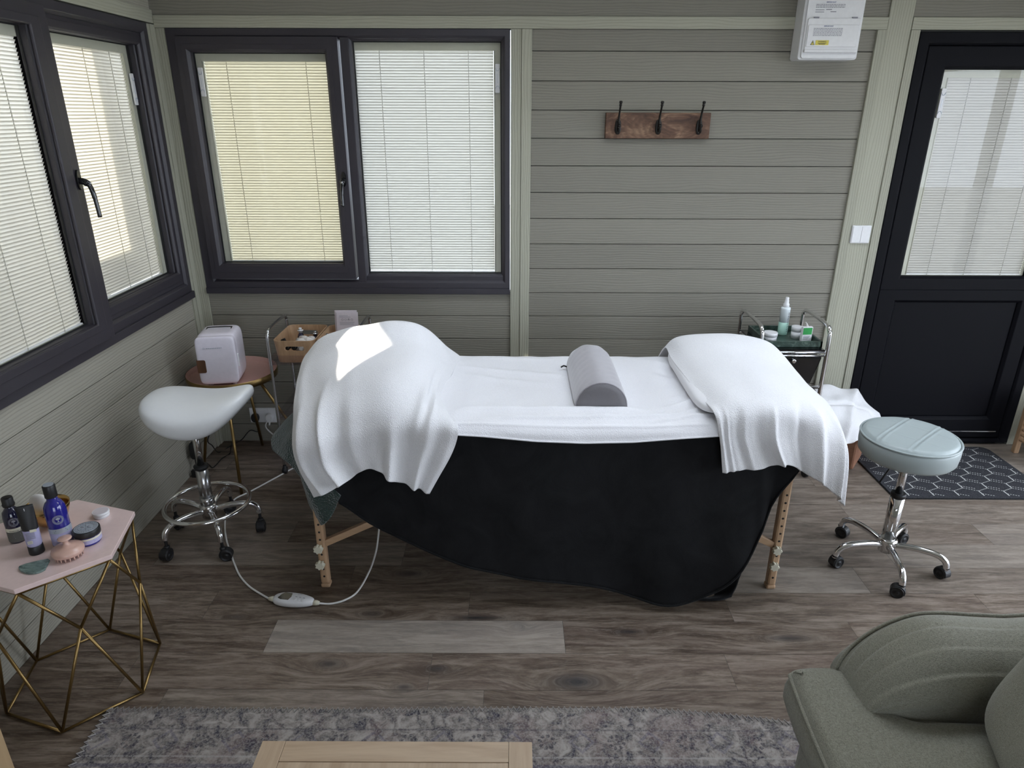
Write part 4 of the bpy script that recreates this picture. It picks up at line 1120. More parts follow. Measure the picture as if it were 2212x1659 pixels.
bm = bmn(); lathe(bm, [(.0195, 0), (.020, .003), (.0195, .025), (.018, .027)], (bx, by, ZT), 32); finish(bm, 'flip_cap', M['black_pl'], tb)
TT = lambda u, n, z: Vector((bx+u*cA+n*cN, by+u*sA+n*sN, ZT+z))
bm = bmn(); box(bm, -.012, .0, .0185, .0190, .040, .050, TT); finish(bm, 'barcode_panel', M['cream'], tb)
bm = bmn(); box(bm, .0, .016, .0162, .0168, .076, .084, TT); finish(bm, 'label_strip', M['cream'], tb)
bm = bmn()
for i in range(5): box(bm, -.012, .010, .0172+.0003*(4-i), .0178+.0003*(4-i), .056+.0045*i, .0575+.0045*i, TT)
for i in range(7): box(bm, -.0105+.0014*i, -.0100+.0014*i, .0190, .0193, .041, .049, TT)
finish(bm, 'small_print', M['grey_ink'], tb)
bm = bmn(); box(bm, -.001, .0005, .0060, .0066, .142, .150, TT); finish(bm, 'crimp_mark', M['white_pl'], tb)
# cream jar
def jar(name, label, bx, by, r, h, mats, lidh, disc=None):
    t = thing(name, label, 'jar', (bx, by, ZT))
    bm = bmn(); lathe(bm, [(r*.93, 0), (r*.98, .003), (r, h*.3), (r, h-lidh)], (bx, by, ZT), 40); finish(bm, 'jar_body', M[mats[0]], t)
    bm = bmn(); lathe(bm, [(r*1.03, h-lidh), (r*1.05, h-lidh+.002), (r*1.05, h-.002), (r*1.01, h)], (bx, by, ZT), 40); l = finish(bm, 'lid', M[mats[1]], t)
    if disc:
        bm = bmn(); lathe(bm, [(r*.93, h-.0002), (r*.93, h+.0006)], (bx, by, ZT), 40); finish(bm, 'lid_label', M[disc], l)
    return t, l
jt, jl = jar('cream_jar', 'squat blue cream jar with black rim and pale patterned lid on the pink table', -1.270, -1.758, .0345, .047, ('cobalt', 'black_pl'), .019, 'silver_lbl')
wrap_label(jt, -1.270, -1.758, .0345, ZT+.007, ZT+.022, FACE, 1.5, 'lbl_l'); wrap_label(jt, -1.270, -1.758, .0345, ZT+.020, ZT+.026, FACE, 1.5, 'cream', 'label_band', .0009)
text_lines(jt, -1.270, -1.758, .0347, ZT+.017, FACE, 3, .014, .0035, 'grey_ink')
bm = bmn()
for q in (.029, .021):
    tube(bm, [(-1.270+q*math.cos(a), -1.758+q*math.sin(a), ZT+.0478) for a in [2*PI*i/40 for i in range(40)]], .0006, 6, closed=True)
for i in range(24):
    a = 2*PI*i/24; tube(bm, [(-1.270+.023*math.cos(a), -1.758+.023*math.sin(a), ZT+.0478), (-1.270+.027*math.cos(a+.06), -1.758+.027*math.sin(a+.06), ZT+.0478)], .0006, 5)
for i in range(6):
    a = 2*PI*i/6; tube(bm, [(-1.270+.004*math.cos(a), -1.758+.004*math.sin(a), ZT+.0478), (-1.270+.016*math.cos(a), -1.758+.016*math.sin(a), ZT+.0478)], .0012, 5)
finish(bm, 'lid_pattern', M['grey_ink'], jl)
jar('balm_pot', 'tiny white balm pot with pale lid near the far corner of the pink table', -1.309, -1.622, .0235, .019, ('white_pl', 'white_pl'), .008, 'paper')
# brass bowl with white powder puff and roller
bx, by = -1.440, -1.668
bw = thing('brass_bowl', 'shiny gold footed bowl behind the bottles on the pink table', 'bowl', (bx, by, ZT))
bm = bmn(); lathe(bm, [(.020, 0), (.022, .004), (.034, .010), (.052, .030), (.060, .055), (.0625, .070), (.0610, .0705), (.0585, .056), (.050, .032), (.032, .014), (.0, .010)], (bx, by, ZT), 48, cap=False); finish(bm, 'bowl_body', M['goldb'], bw)
bm = bmn(); superell(bm, (bx-.012, by-.006, ZT+.070), .034, .012, .040, .9, .9, 32, 20, lambda p: p); pf_ = finish(bm, 'cotton_puff', M['tissue'], None); tag(pf_, 'white round cotton pad standing in the gold bowl', 'cotton pad')
bm = bmn(); a, b = Vector((bx+.012, by-.015, ZT+.050)), Vector((bx+.050, by+.006, ZT+.078)); tube(bm, [a+(b-a)*t for t in (0, .08, .2, .8, .92, 1)], [.004, .0078, .009, .009, .0078, .004], 16); rl = finish(bm, 'stone_roller', M['white_pl'], None); tag(rl, 'short white rounded roller leaning inside the gold bowl', 'massage roller')
# scalp massager
bx, by = -1.286, -1.832
sm_ = thing('scalp_massager', 'pink round scalp massage brush with knob handle at the table edge', 'massage brush', (bx, by, ZT))
bm = bmn(); lathe(bm, [(.030, .012), (.040, .012), (.0425, .016), (.0425, .022), (.040, .028), (.026, .034), (.012, .038), (.0075, .042), (.0065, .052), (.010, .056), (.018, .058), (.0185, .060), (.014, .0625), (.002, .0635)], (bx, by, ZT), 48); finish(bm, 'handle_disc', M['blush'], sm_)
bm = bmn()
for rr, k in ((.036, 20), (.024, 12), (.012, 6)):
    for i in range(k):
        a = 2*PI*i/k; lathe(bm, [(.0012, 0), (.0028, .013)], (bx+rr*math.cos(a), by+rr*math.sin(a), ZT), 8)
finish(bm, 'bristles', M['blush'], sm_)
# gua sha comb
bm = bmn(); g_ = W(71, 1229, Z=ZT); pts = []
for i in range(17):
    a = PI+PI*i/16; pts.append((.036*math.cos(a), .024*math.sin(a)*(.8+.2*math.cos(a))))
for i in range(8):
    y0 = .0+.0042*i; pts += [(.036-.0022*i, y0+.0008), (.031-.0022*i, y0+.0024)]
pts += [(.012, .034), (-.002, .027), (-.016, .018), (-.028, .010)]
th = math.radians(-8); pts = [(a*1.12, b*1.25) for a, b in pts]; prism(bm, [(g_.x+a*math.cos(th)-b*math.sin(th), g_.y+a*math.sin(th)+b*math.cos(th)) for a, b in pts], ZT+.0003, ZT+.0065)
tag(finish(bm, 'gua_sha_comb', M['jade'], None, bevel=.0015), 'green-grey stone gua sha comb lying at the near edge of the pink table', 'comb')

# ---- tray table + mini fridge -----------------------------------------------------------
TC0 = Vector((-1.414, -.262, 0)); tzz = .497; TRr = .2135
tt = thing('tray_table', 'round pink metal tray table on slim brass legs in the corner', 'side table', TC0)
bm = bmn(); lathe(bm, [(.0, tzz-.004), (TRr-.006, tzz-.004), (TRr, tzz+.002), (TRr+.002, tzz+.028), (TRr-.0005, tzz+.028), (TRr-.0035, tzz+.004), (TRr-.010, tzz+.0005), (.0, tzz)], TC0, 72, cap=False); finish(bm, 'tray', M['pinktray'], tt)
bm = bmn(); lathe(bm, [(TRr+.001, tzz-.006), (TRr+.0035, tzz-.005), (TRr+.0045, tzz+.027), (TRr+.002, tzz+.0285)], TC0, 72, cap=False); finish(bm, 'rim_band', M['gold'], tt)
def tleg2(a, b):
    bm = bmn(); tube(bm, [Vector(a), Vector(b)], .0075, 12); finish(bm, 'leg', M['gold'], tt)
tleg2((-1.385, -.43, tzz-.006), (-1.318, -.590, .0)); tleg2((-1.255, -.335, tzz-.006), (-1.055, -.22, .0)); tleg2((-1.42, -.10, tzz-.006), (-1.40, -.055, .0)); tleg2((-1.52, -.30, tzz-.006), (-1.60, -.36, .0))
fx, fy, fyaw = -1.422, -.325, math.radians(9)
cf, sf = math.cos(fyaw), math.sin(fyaw)
TFr = lambda a, b, c: Vector((fx+a*cf-b*sf, fy+a*sf+b*cf, tzz+.010+c))
fr = thing('mini_fridge', 'lilac-white mini fridge with carry handle standing on the pink tray', 'mini fridge', (fx, fy, tzz))
bm = bmn(); superell(bm, (0, 0, 0), .090, .098, .125, .28, .28, 64, 40)
for v in bm.verts: v.co = TFr(v.co.x, v.co.y, v.co.z+.127)
finish(bm, 'body', M['fridge'], fr)
bm = bmn()
for sx_, sy_ in ((-.055, -.065), (.055, -.065), (-.055, .065), (.055, .065)): lathe(bm, [(.010, -.010), (.010, .010)], TFr(sx_, sy_, 0), 12)
finish(bm, 'foot', M['white_pl'], fr)
bm = bmn(); superell(bm, (0, 0, 0), .0895, .020, .118, .22, .22, 64, 30)
for v in bm.verts:
    x, y, z = v.co
    v.co = TFr(x, -.090+y, z+.127)
dr_ = finish(bm, 'door', M['fridge'], fr)
bm = bmn(); prism(bm, rrect(-.0915, -.052, .070, .134, .008), 0, .0035, lambda a, b, c: TFr(a, -.1085-c, b)); box(bm, -.0925, -.086, -.109, -.06, .070, .134, TFr); finish(bm, 'wooden_grip', M['walnut'], dr_)
bm = bmn(); prism(bm, rrect(-.004, .004, -.033, .033, .003), 0, .006, lambda a, b, c: TFr(.0885+c, -.080+a, .118+b)); finish(bm, 'latch', M['white_pl'], dr_, bevel=.001)
bm = bmn(); tube(bm, spline([TFr(-.058, -.030, .243), TFr(-.056, .020, .252), TFr(-.048, .030, .254), TFr(.048, .030, .254), TFr(.056, .020, .252), TFr(.058, -.030, .243)], 5), .0026, 8)
finish(bm, 'carry_handle_gap', M['dkmetal'], fr)
bm = bmn(); tube(bm, [TFr(-.05+.0035*math.cos(a), -.1115, .192+.0035*math.sin(a)) for a in [2*PI*i/16 for i in range(16)]], .0005, 5, closed=True)
for i in range(9): box(bm, -.038+.008*i, -.033+.008*i, -.1122, -.1115, .190, .1935, TFr)
finish(bm, 'faint_logo', M['silver_lbl'], dr_)

# ---- sockets, plugs, black leads ------------------------------------------------------------
dsk = thing('double_socket', 'white double wall socket low behind the tray table', 'socket', (-1.388, 0, .16))
bm = bmn(); prism(bm, rrect(-1.465, -1.318, .118, .205, .004), 0, .008, lambda a, b, c: Vector((a, -c, b))); finish(bm, 'faceplate', M['white_pl'], dsk, bevel=.002)
bm = bmn()
for x in (-1.425, -1.358): box(bm, x-.005, x+.005, -.0105, -.008, .188, .198)
finish(bm, 'switch', M['white_pl'], dsk, bevel=.001)
for x, m_, nm, lb, cat in ((-1.432, 'black_pl', 'plug', 'black three-pin plug in the left half of the low wall socket', 'plug'), (-1.352, 'white_pl', 'plug', 'white three-pin plug in the right half of the low wall socket', 'plug')):
    p_ = thing(nm, lb, cat, (x, -.03, .150))
    bm = bmn(); prism(bm, [(x+.024*math.cos(a)*(1 if abs(math.cos(a)) < .8 else .9), .152+.025*math.sin(a)) for a in [2*PI*i/24 for i in range(24)]], .009, .034, lambda a, b, c: Vector((a, -c, b))); finish(bm, 'plug_body', M[m_], p_, bevel=.005)
    if m_ == 'black_pl':
        bm = bmn(); tube(bm, [(x+.003, -.02, .130), (x+.004, -.022, .104)], [.007, .0045], 10)
        tube(bm, spline([(x+.004, -.022, .106), (x+.005, -.03, .07), W(540, 930, Y=-.06), W(522, 950, Z=.005), W(500, 962, Z=.005), W(473, 977, Z=.005), W(458, 962, Y=-.30), W(449, 950, Y=-.36), Vector((-1.50, -.36, .30)), Vector((-1.52, -.28, .45))], 7), .0028, 8)
        tube(bm, spline([W(505, 944, Y=-.25), W(499, 965, Y=-.28), W(496, 980, Z=.006), W(480, 990, Z=.004), W(468, 1003, Z=.004), W(459, 1010, Z=.004), W(452, 1004, Z=.004)], 6), .0028, 8)
        finish(bm, 'lead', M['black_pl'], p_)
    else:
        bm = bmn(); tube(bm, [(x-.004, -.02, .132), (x-.006, -.024, .108)], [.007, .0045], 10); finish(bm, 'cord_grip', M['cable_w'], p_)
# black adaptor hanging against the left wall behind the saddle stool
ad = thing('power_adaptor', 'black power adaptor hanging on the left wall behind the saddle stool', 'adaptor', (-1.62, -.25, .2))
pa, pb = W(421, 968, X=-1.615), W(421, 1025, X=-1.62)
bm = bmn(); superell(bm, W(421, 972, X=-1.61), .022, .030, .048, .6, .6, 24, 16); finish(bm, 'adaptor_body', M['black_pl'], ad)
bm = bmn(); tube(bm, spline([W(421, 990, X=-1.61), W(424, 1005, X=-1.615), W(421, 1020, X=-1.62)], 6), .0035, 8); box(bm, -1.632, -1.612, pb.y-.010, pb.y+.010, pb.z-.02, pb.z+.025); finish(bm, 'lead', M['black_pl'], ad)

# ---- left trolley with bamboo boxes -------------------------------------------------------------
LXa, LXb, LYa, LYb = -1.172, -.742, -.375, -.075
lt = thing('acrylic_trolley', 'slim silver-framed trolley with clear acrylic trays behind the left end of the table', 'trolley', ((LXa+LXb)/2, -.22, 0))
for x in (LXa, LXb):
    bm = bmn(); tube(bm, spline([(x, LYa, .035), (x, LYa, .40), (x, LYa, .70), (x, LYa+.010, .748), (x, LYa+.05, .765), (x, LYb-.05, .765), (x, LYb-.010, .748), (x, LYb, .70), (x, LYb, .40), (x, LYb, .035)], 6), .0075, 12); finish(bm, 'side_frame', M['steel'], lt)
for z in (.592, .30, .08):
    bm = bmn()
    box(bm, LXa+.006, LXb-.006, LYa+.004, LYb-.004, z, z+.004)
    for a, b, c, d in ((LXa+.006, LXb-.006, LYa+.003, LYa+.007), (LXa+.006, LXb-.006, LYb-.007, LYb-.003), (LXa+.006, LXa+.010, LYa, LYb), (LXb-.010, LXb-.006, LYa, LYb)): box(bm, a, b, c, d, z, z+.048)
    finish(bm, 'acrylic_tray', M['acrylic'], lt)
for x in (LXa, LXb):
    for y in (LYa, LYb): bm = bmn(); lathe(bm, [(.012, -.011), (.018, -.010), (.018, .010), (.012, .011)], (x, y, .018), 20, (1, 0, 0)); tube(bm, [(x, y, .02), (x, y, .045)], .009, 10); finish(bm, 'caster', M['black_pl'], lt)
def bambox(x0, x1, label):
    y0, y1, z0, z1 = -.366, -.086, .600, .712
    t = thing('bamboo_box', label, 'storage box', ((x0+x1)/2, -.22, z0), 'bamboo boxes on the left trolley')
    k = 8; th_ = .006
    def lp_(ins, z, taper): return [(a, b, z) for a, b in rrect(x0+ins+taper, x1-ins-taper, y0+ins+taper, y1-ins-taper, .032-ins*.5, k)]
    bm = bmn(); o0 = lp_(0, z0, .010); n_ = len(o0)
    Z = [z0, .662, .668, .682, .688, z1]
    def slot(p, z):   # true on the front/back slot
        return abs(p[0]-(x0+x1)/2) < .048 and z0+.055 < z < .69
    def wallset(ins):
        R = []
        for z in Z:
            tp = .010*(1-(z-z0)/(z1-z0)); R.append([bm.verts.new(q) for q in lp_(ins, z, tp)])
        return R
    # dense perimeter so the slot has clean ends
    def dense(ins):
        R = []
        for z in [z0+(z1-z0)*i/24 for i in range(25)]:
            tp = .010*(1-(z-z0)/(z1-z0)); base_ = lp_(ins, z, tp); out = []
            for i in range(n_):
                a, b = base_[i], base_[(i+1) % n_]; L = math.dist(a[:2], b[:2]); m_ = max(1, int(L/.004))
                for q in range(m_): out.append(tuple(a[c]+(b[c]-a[c])*q/m_ for c in range(3)))
            R.append(out)
        m_ = min(len(r) for r in R)
        return [[bm.verts.new(p) for p in resample(r, 180)] for r in R]
    def resample(r, m_):
        L = [0]
        for i in range(len(r)): L.append(L[-1]+math.dist(r[i], r[(i+1) % len(r)]))
        out = []
        for q in range(m_):
            s = L[-1]*q/m_; i = 0
            while L[i+1] < s: i += 1
            f = (s-L[i])/(L[i+1]-L[i]+1e-9); a, b = r[i], r[(i+1) % len(r)]
            out.append(tuple(a[c]+(b[c]-a[c])*f for c in range(3)))
        return out
    O, I = dense(0), dense(th_)
    def hole(vs):
        cx_ = sum(v.co.x for v in vs)/4; cz = sum(v.co.z for v in vs)/4; cyy = sum(v.co.y for v in vs)/4
        if abs(cyy-(y0+y1)/2) < .10: return False
        dx = max(0, abs(cx_-(x0+x1)/2)-.036); dz = cz-.672
        return dx*dx+dz*dz < .0125**2 if dx > 0 else abs(dz) < .0125
    H = set()
    for j in range(24):
        for i in range(180):
            q = (O[j][i], O[j][(i+1) % 180], O[j+1][(i+1) % 180], O[j+1][i])
            if hole(q): H.add((j, i)); continue
            bm.faces.new(q)
    for j in range(24):
        for i in range(180):
            if (j, i) in H: continue
            bm.faces.new((I[j][i], I[j+1][i], I[j+1][(i+1) % 180], I[j][(i+1) % 180]))
    for i in range(180): bm.faces.new((O[-1][i], O[-1][(i+1) % 180], I[-1][(i+1) % 180], I[-1][i]))
    for (j, i) in H:
        for (jj, ii, a, b) in ((j-1, i, (j, i), (j, i+1)), (j+1, i, (j+1, i), (j+1, i+1)), (j, (i-1) % 180, (j, i), (j+1, i)), (j, (i+1) % 180, (j, i+1), (j+1, i+1))):
            if (jj, ii) not in H:
                a = (a[0], a[1] % 180); b = (b[0], b[1] % 180)
                try: bm.faces.new((O[a[0]][a[1]], O[b[0]][b[1]], I[b[0]][b[1]], I[a[0]][a[1]]))
                except ValueError: pass
    finish(bm, 'box_wall', M['bamboo'], t)
    bm = bmn(); prism(bm, rrect(x0+.012, x1-.012, y0+.012, y1-.012, .024), z0, z0+.005); finish(bm, 'box_base', M['bamboo'], t)
bambox(-1.157, -.953, 'bamboo box with slot handle at the left of the trolley, holding small bottles')
bambox(-.948, -.750, 'bamboo box half hidden by the towel, with pink leaflets behind it')
zb = .606
def pump(x, y, h, r, label, mat, cap):
    t = thing('pump_bottle', label, 'bottle', (x, y, zb))
    bm = bmn(); lathe(bm, [(r, 0), (r, h*.62), (r*.75, h*.72), (r*.45, h*.78), (r*.45, h*.82)], (x, y, zb), 24); finish(bm, 'bottle_body', M[mat], t)
    bm = bmn(); lathe(bm, [(r*.62, h*.80), (r*.62, h*.88), (r*.9, h*.885), (r*.9, h*.90), (r*.35, h*.905), (r*.35, h*.95), (r*.5, h*.955), (r*.42, h)], (x, y, zb), 24); finish(bm, 'sprayer', M[cap], t)
pump(-1.072, -.185, .118, .0165, 'dark blue bottle with white spray top in the left bamboo box', 'cobalt_d', 'white_pl')
pump(-.993, -.205, .108, .018, 'bottle with silver pump top beside the tissue in the left bamboo box', 'cobalt_d', 'steel')
pump(-.925, -.235, .103, .0150, 'bottle with silver pump top in the towel-side bamboo box', 'cobalt_d', 'steel')
def lying(x, y, z, r, label, mat):
    bm = bmn(); lathe(bm, [(r*.7, 0), (r, .004), (r, .06), (r*.6, .075), (r*.6, .09)], (x, y, z), 20, (0, 1, 0)); tag(finish(bm, 'small_bottle', M[mat], None), label, 'bottle')
lying(-1.092, -.352, .672, .0125, 'black bottle lying at the left of the bamboo box slot', 'black_gl'); lying(-1.060, -.352, .672, .0125, 'black bottle lying at the middle of the bamboo box slot', 'black_gl')
lying(-1.025, -.352, .669, .0125, 'white bottle lying at the right of the bamboo box slot', 'white_pl')
bm = bmn(); box(bm, -.010, .010, -.008, .008, 0, .045)
for v in bm.verts: v.co = Matrix.Rotation(-.35, 3, 'Y') @ v.co+Vector((-1.105, -.315, .665))
tag(finish(bm, 'small_black_pot', M['black_pl'], None, bevel=.002), 'small black lid poking up at the near left corner of the bamboo box', 'lid')
bm = bmn(); superell(bm, (-1.025, -.285, .672), .045, .050, .030, .7, .7, 40, 24, lambda p: p+Vector((.006*math.sin(p.y*190+p.x*90), .004*math.cos(p.x*160), .008*math.sin(p.x*120+p.y*140))))
tag(finish(bm, 'tissue', M['tissue'], None), 'crumpled white tissue bundle in the left bamboo box', 'tissue')
lf = thing('leaflet_stack', 'stack of pink printed leaflets propped up behind the towel hump', 'leaflets', (-.84, -.15, .61))
TLf = lambda u, n, z: Vector((u, -.150-n+(z-.61)*.10, z))
for i, (dx, dz) in enumerate(((-.006, .0), (-.002, .003), (.004, -.005))):
    bm = bmn(); box(bm, -.900+dx, -.790+dx, -.0035*i-.0012, -.0035*i+.0012, .607, .800+dz-.001*i, lambda a, b, c: TLf(a, -b, c)); sh_ = finish(bm, 'leaflet', M['paper'], lf, bevel=.0006)
bm = bmn()
for k in range(4):
    cx_ = -.866+.016*k; tube(bm, [TLf(cx_+.005*math.cos(a), .0086, .755+.005*math.sin(a)) for a in [2*PI*i/16 for i in range(16)]], .0006, 5, closed=True)
box(bm, -.836, -.832, .0083, .0089, .755, .760, TLf)
for z, w in ((.774, .042), (.768, .055), (.741, .075), (.735, .07), (.729, .072)): box(bm, -.880, -.880+w, .0083, .0088, z, z+.0016, TLf)
finish(bm, 'print', M['grey_ink'], lf)

# ---- right trolley (chrome, black drawers) ----------------------------------------------------------
QX0, QX1, QY0, QY1 = 1.178, 1.497, -.392, -.062
rt = thing('drawer_trolley', 'chrome salon trolley with black drawers behind the right end of the table', 'trolley', ((QX0+QX1)/2, -.23, 0))
for x in (QX0, QX1):
    bm = bmn(); tube(bm, spline([(x, QY0, .05), (x, QY0, .40), (x, QY0, .730), (x, QY0+.012, .775), (x, QY0+.055, .797), (x, QY1-.055, .800), (x, QY1-.012, .780), (x, QY1, .735), (x, QY1, .40), (x, QY1, .05)], 7), .0095, 14); finish(bm, 'side_frame', M['chrome'], rt)
    for y in (QY0, QY1): bm = bmn(); lathe(bm, [(.012, -.010), (.020, -.009), (.020, .009), (.012, .010)], (x, y, .020), 24, (1, .3, 0)); lathe(bm, [(.012, 0), (.012, .02)], (x, y, .038), 16); finish(bm, 'caster', M['black_pl'], rt)
for z in (.672, .655, .49, .32, .12):
    for y in (QY0+.004, QY1-.004):
        bm = bmn(); tube(bm, [(QX0, y, z), (QX1, y, z)], .0055, 10); finish(bm, 'crossbar', M['chrome'], rt)
bm = bmn(); box(bm, QX0+.008, QX1-.008, QY0+.004, QY1-.004, .676, .684); finish(bm, 'top_shelf', M['black_gl'], rt, bevel=.002)
for z0, z1 in ((.505, .645), (.335, .475), (.135, .305)):
    bm = bmn(); prism(bm, [(QX0+.03, z0), (QX1-.03-.02, z0), (QX1-.012, z1), (QX0+.012, z1)], QY0+.010, QY1-.03, lambda a, b, c: Vector((a, c, b))); dw = finish(bm, 'drawer', M['black_gl'], rt, bevel=.006)
    bm = bmn(); lathe(bm, [(.004, 0), (.004, .010), (.010, .012), (.011, .018), (.007, .023)], ((QX0+QX1)/2+.007, QY0+.010, (z0+z1)/2+.055), 20, (0, -1, 0)); finish(bm, 'knob', M['chrome'], dw)
mtx0, mtx1, mty0, mty1, mz = 1.212, 1.483, -.365, -.095, .6845
bm = bmn(); box(bm, mtx0, mtx1, mty0, mty1, mz, mz+.008)
for a, b, c, d in ((mtx0, mtx1, mty0, mty0+.010), (mtx0, mtx1, mty1-.010, mty1), (mtx0, mtx0+.010, mty0, mty1), (mtx1-.010, mtx1, mty0, mty1)): box(bm, a, b, c, d, mz+.001, mz+.034)
tag(finish(bm, 'marble_tray', M['marble'], None, bevel=.0015), 'dark green marble tray on top of the chrome trolley', 'tray')
zm = mz+.0085
def pot(x, y, r, h, label):
    t = thing('screw_pot', label, 'pot', (x, y, zm))
    bm = bmn(); lathe(bm, [(r*.92, 0), (r*.95, h*.62)], (x, y, zm), 36); finish(bm, 'pot_body', M['white_pl'], t)
    bm = bmn(); lathe(bm, [(r, h*.6), (r, h*.97), (r*.97, h)], (x, y, zm), 36); finish(bm, 'screw_lid', M['white_pl'], t)
pot(1.262, -.272, .034, .044, 'wide white screw-top pot at the left of the marble tray'); pot(1.408, -.225, .026, .060, 'taller white screw-top pot behind the green and white pack')
sb = thing('spray_bottle', 'clear spray bottle half full of mint green liquid on the marble tray', 'bottle', (1.352, -.19, zm))
sx0, sy0 = 1.362, -.165
bm = bmn(); lathe(bm, [(.022, 0), (.0235, .003), (.0235, .066)], (sx0, sy0, zm), 32); finish(bm, 'liquid_fill', M['minty'], sb)
bm = bmn(); lathe(bm, [(.0234, .066), (.0232, .130), (.0238, .133), (.0225, .140), (.013, .143)], (sx0, sy0, zm), 32); finish(bm, 'bottle_body', M['frost'], sb)
bm = bmn(); lathe(bm, [(.0145, .141), (.0145, .158), (.011, .162), (.010, .176), (.0085, .180), (.0085, .190), (.007, .192)], (sx0, sy0, zm), 28); finish(bm, 'spray_top', M['white_pl'], sb)
for i in range(14):
    pass
bm = bmn()
for i in range(12):
    t = math.radians(-65-random.random()*4); z = zm+.020+.0085*i
    vs = [bm.verts.new((sx0+.0240*math.cos(t+a), sy0+.0240*math.sin(t+a), z+b)) for a, b in ((0, 0), (.22+.1*random.random(), 0), (.3, .004), (0, .004))]; bm.faces.new(vs)
finish(bm, 'printed_text', M['ink'], sb)
pk = thing('wipes_pack', 'small green and white pack with a tissue pulled out, on the marble tray', 'pack', (1.44, -.27, zm))
TP = lambda a, b, c: Vector((1.436+a*.985-b*.12, -.276+a*.12+b*.985, zm+c))
bm = bmn(); box(bm, -.026, .026, -.010, .010, 0, .074, TP); finish(bm, 'pack_body', M['white_pl'], pk, bevel=.003)
bm = bmn(); box(bm, -.024, .022, -.0112, -.0098, .036, .070, TP); finish(bm, 'green_panel', M['green_box'], pk)
bm = bmn(); tube(bm, spline([TP(0, 0, .072), TP(-.004, 0, .084), TP(-.012, 0, .096)], 4), [.006]*3+[.004]*3+[.002]*3, 8); finish(bm, 'pulled_tissue', M['tissue'], pk)
bm = bmn()
for i in range(4): box(bm, -.020, .004+.004*i, -.0108, -.0103, .012+.005*i, .014+.005*i, TP)
finish(bm, 'print', M['grey_ink'], pk)

# ---- consumer unit ------------------------------------------------------------------------------------
cu_ = thing('consumer_unit', 'white metal fuse box with a hinged cover high on the back wall', 'fuse box', (1.42, 0, 2.08))
UX0, UX1, UZ0, UZ1 = 1.270, 1.560, 1.955, 2.36
UT = lambda u, n, z: Vector((u-n*0.0, -n, z))
bm = bmn(); prism(bm, rrect(1.268, 1.532, 1.957, UZ1, .012), .004, .100, lambda a, b, c: Vector((a, -c, b))); box(bm, 1.285, 1.515, -.010, .003, 1.98, UZ1-.03); finish(bm, 'enclosure', M['white_pl'], cu_, bevel=.003)
bm = bmn(); prism(bm, rrect(1.278, 1.524, 1.962, UZ1-.006, .012), .100, .110, lambda a, b, c: Vector((a, -c, b))); finish(bm, 'front_cover', M['white_pl'], cu_, bevel=.003)
bm = bmn(); prism(bm, rrect(1.286, 1.518, 1.990, 2.122, .008), .110, .117, lambda a, b, c: Vector((a, -c, b))); box(bm, 1.290, 1.514, -.121, -.110, 2.008, 2.096); box(bm, 1.284, 1.520, -.126, -.110, 1.985, 1.998); fl = finish(bm, 'hinged_flap', M['white_pl'], cu_, bevel=.003)
bm = bmn()
for x in (1.310, 1.478): box(bm, x, x+.022, -.1185, -.110, 2.1205, 2.1265)
finish(bm, 'hinge', M['grey_ink'], fl)
for zc, nl, pr in ((2.186, 3, cu_), (2.092, 6, fl)):
    nn_ = .1105 if pr is cu_ else .1212
    text('lettering', 'IMPORTANT', UT, 1.378, zc-.005, nn_+.0006, .0075, M['inkb'], pr)
    bm = bmn()
    for i in range(nl):
        x = 1.314
        while x < 1.440:
            w = random.uniform(.004, .012); box(bm, x, min(x+w, 1.441), -nn_-.0006, -nn_, zc-.0125-.0056*i, zc-.0102-.0056*i); x += w+.002
    if pr is cu_:
        for i in range(2): box(bm, 1.314, 1.352, -nn_-.0006, -nn_, zc-.033-.0085*i, zc-.0306-.0085*i); box(bm, 1.360+.02*i, 1.385+.02*i, -nn_-.0006, -nn_, zc-.032-.0085*i, zc-.0290-.0085*i)
    finish(bm, 'small_print', M['grey_ink'], pr)
bm = bmn(); box(bm, 1.330, 1.388, -.1222, -.121, 2.015, 2.034); yl = finish(bm, 'warning_label', M['yellow'], fl)
text('lettering', 'WARNING', UT, 1.359, 2.0262, .1227, .0075, M['ink'], fl)
bm = bmn(); box(bm, 1.340, 1.378, -.1227, -.1222, 2.0215, 2.0232); box(bm, 1.345, 1.373, -.1227, -.1222, 2.0175, 2.0192); finish(bm, 'small_print', M['ink'], fl)
bm = bmn(); prism(bm, [(1.308, 2.015), (1.327, 2.015), (1.3175, 2.034)], .121, .1222, lambda a, b, c: Vector((a, -c, b))); tg_ = finish(bm, 'hazard_triangle', M['ink'], fl)
bm = bmn(); prism(bm, [(1.3110, 2.0165), (1.3240, 2.0165), (1.3175, 2.0305)], .1222, .1226, lambda a, b, c: Vector((a, -c, b))); finish(bm, 'triangle_fill', M['yellow'], tg_)
bm = bmn(); prism(bm, [(1.3180, 2.0290), (1.3155, 2.0225), (1.3175, 2.0225), (1.3165, 2.0175), (1.3195, 2.0240), (1.3178, 2.0240)], .1226, .1230, lambda a, b, c: Vector((a, -c, b))); finish(bm, 'lightning_bolt', M['ink'], tg_)

# ---- light switch -----------------------------------------------------------------------------------------
sw = thing('light_switch', 'square white two-gang light switch on the trim beside the black door', 'switch', (1.744, -.01, 1.17))
bm = bmn(); prism(bm, rrect(1.694, 1.789, 1.126, 1.214, .004), .007, .017, lambda a, b, c: Vector((a, -c, b))); finish(bm, 'faceplate', M['white_pl'], sw, bevel=.002)
for a, b in ((1.6975, 1.7408), (1.7422, 1.7855)):
    bm = bmn(); box(bm, a, b, -.0195, -.016, 1.130, 1.210); finish(bm, 'rocker', M['white_pl'], sw, bevel=.0015)

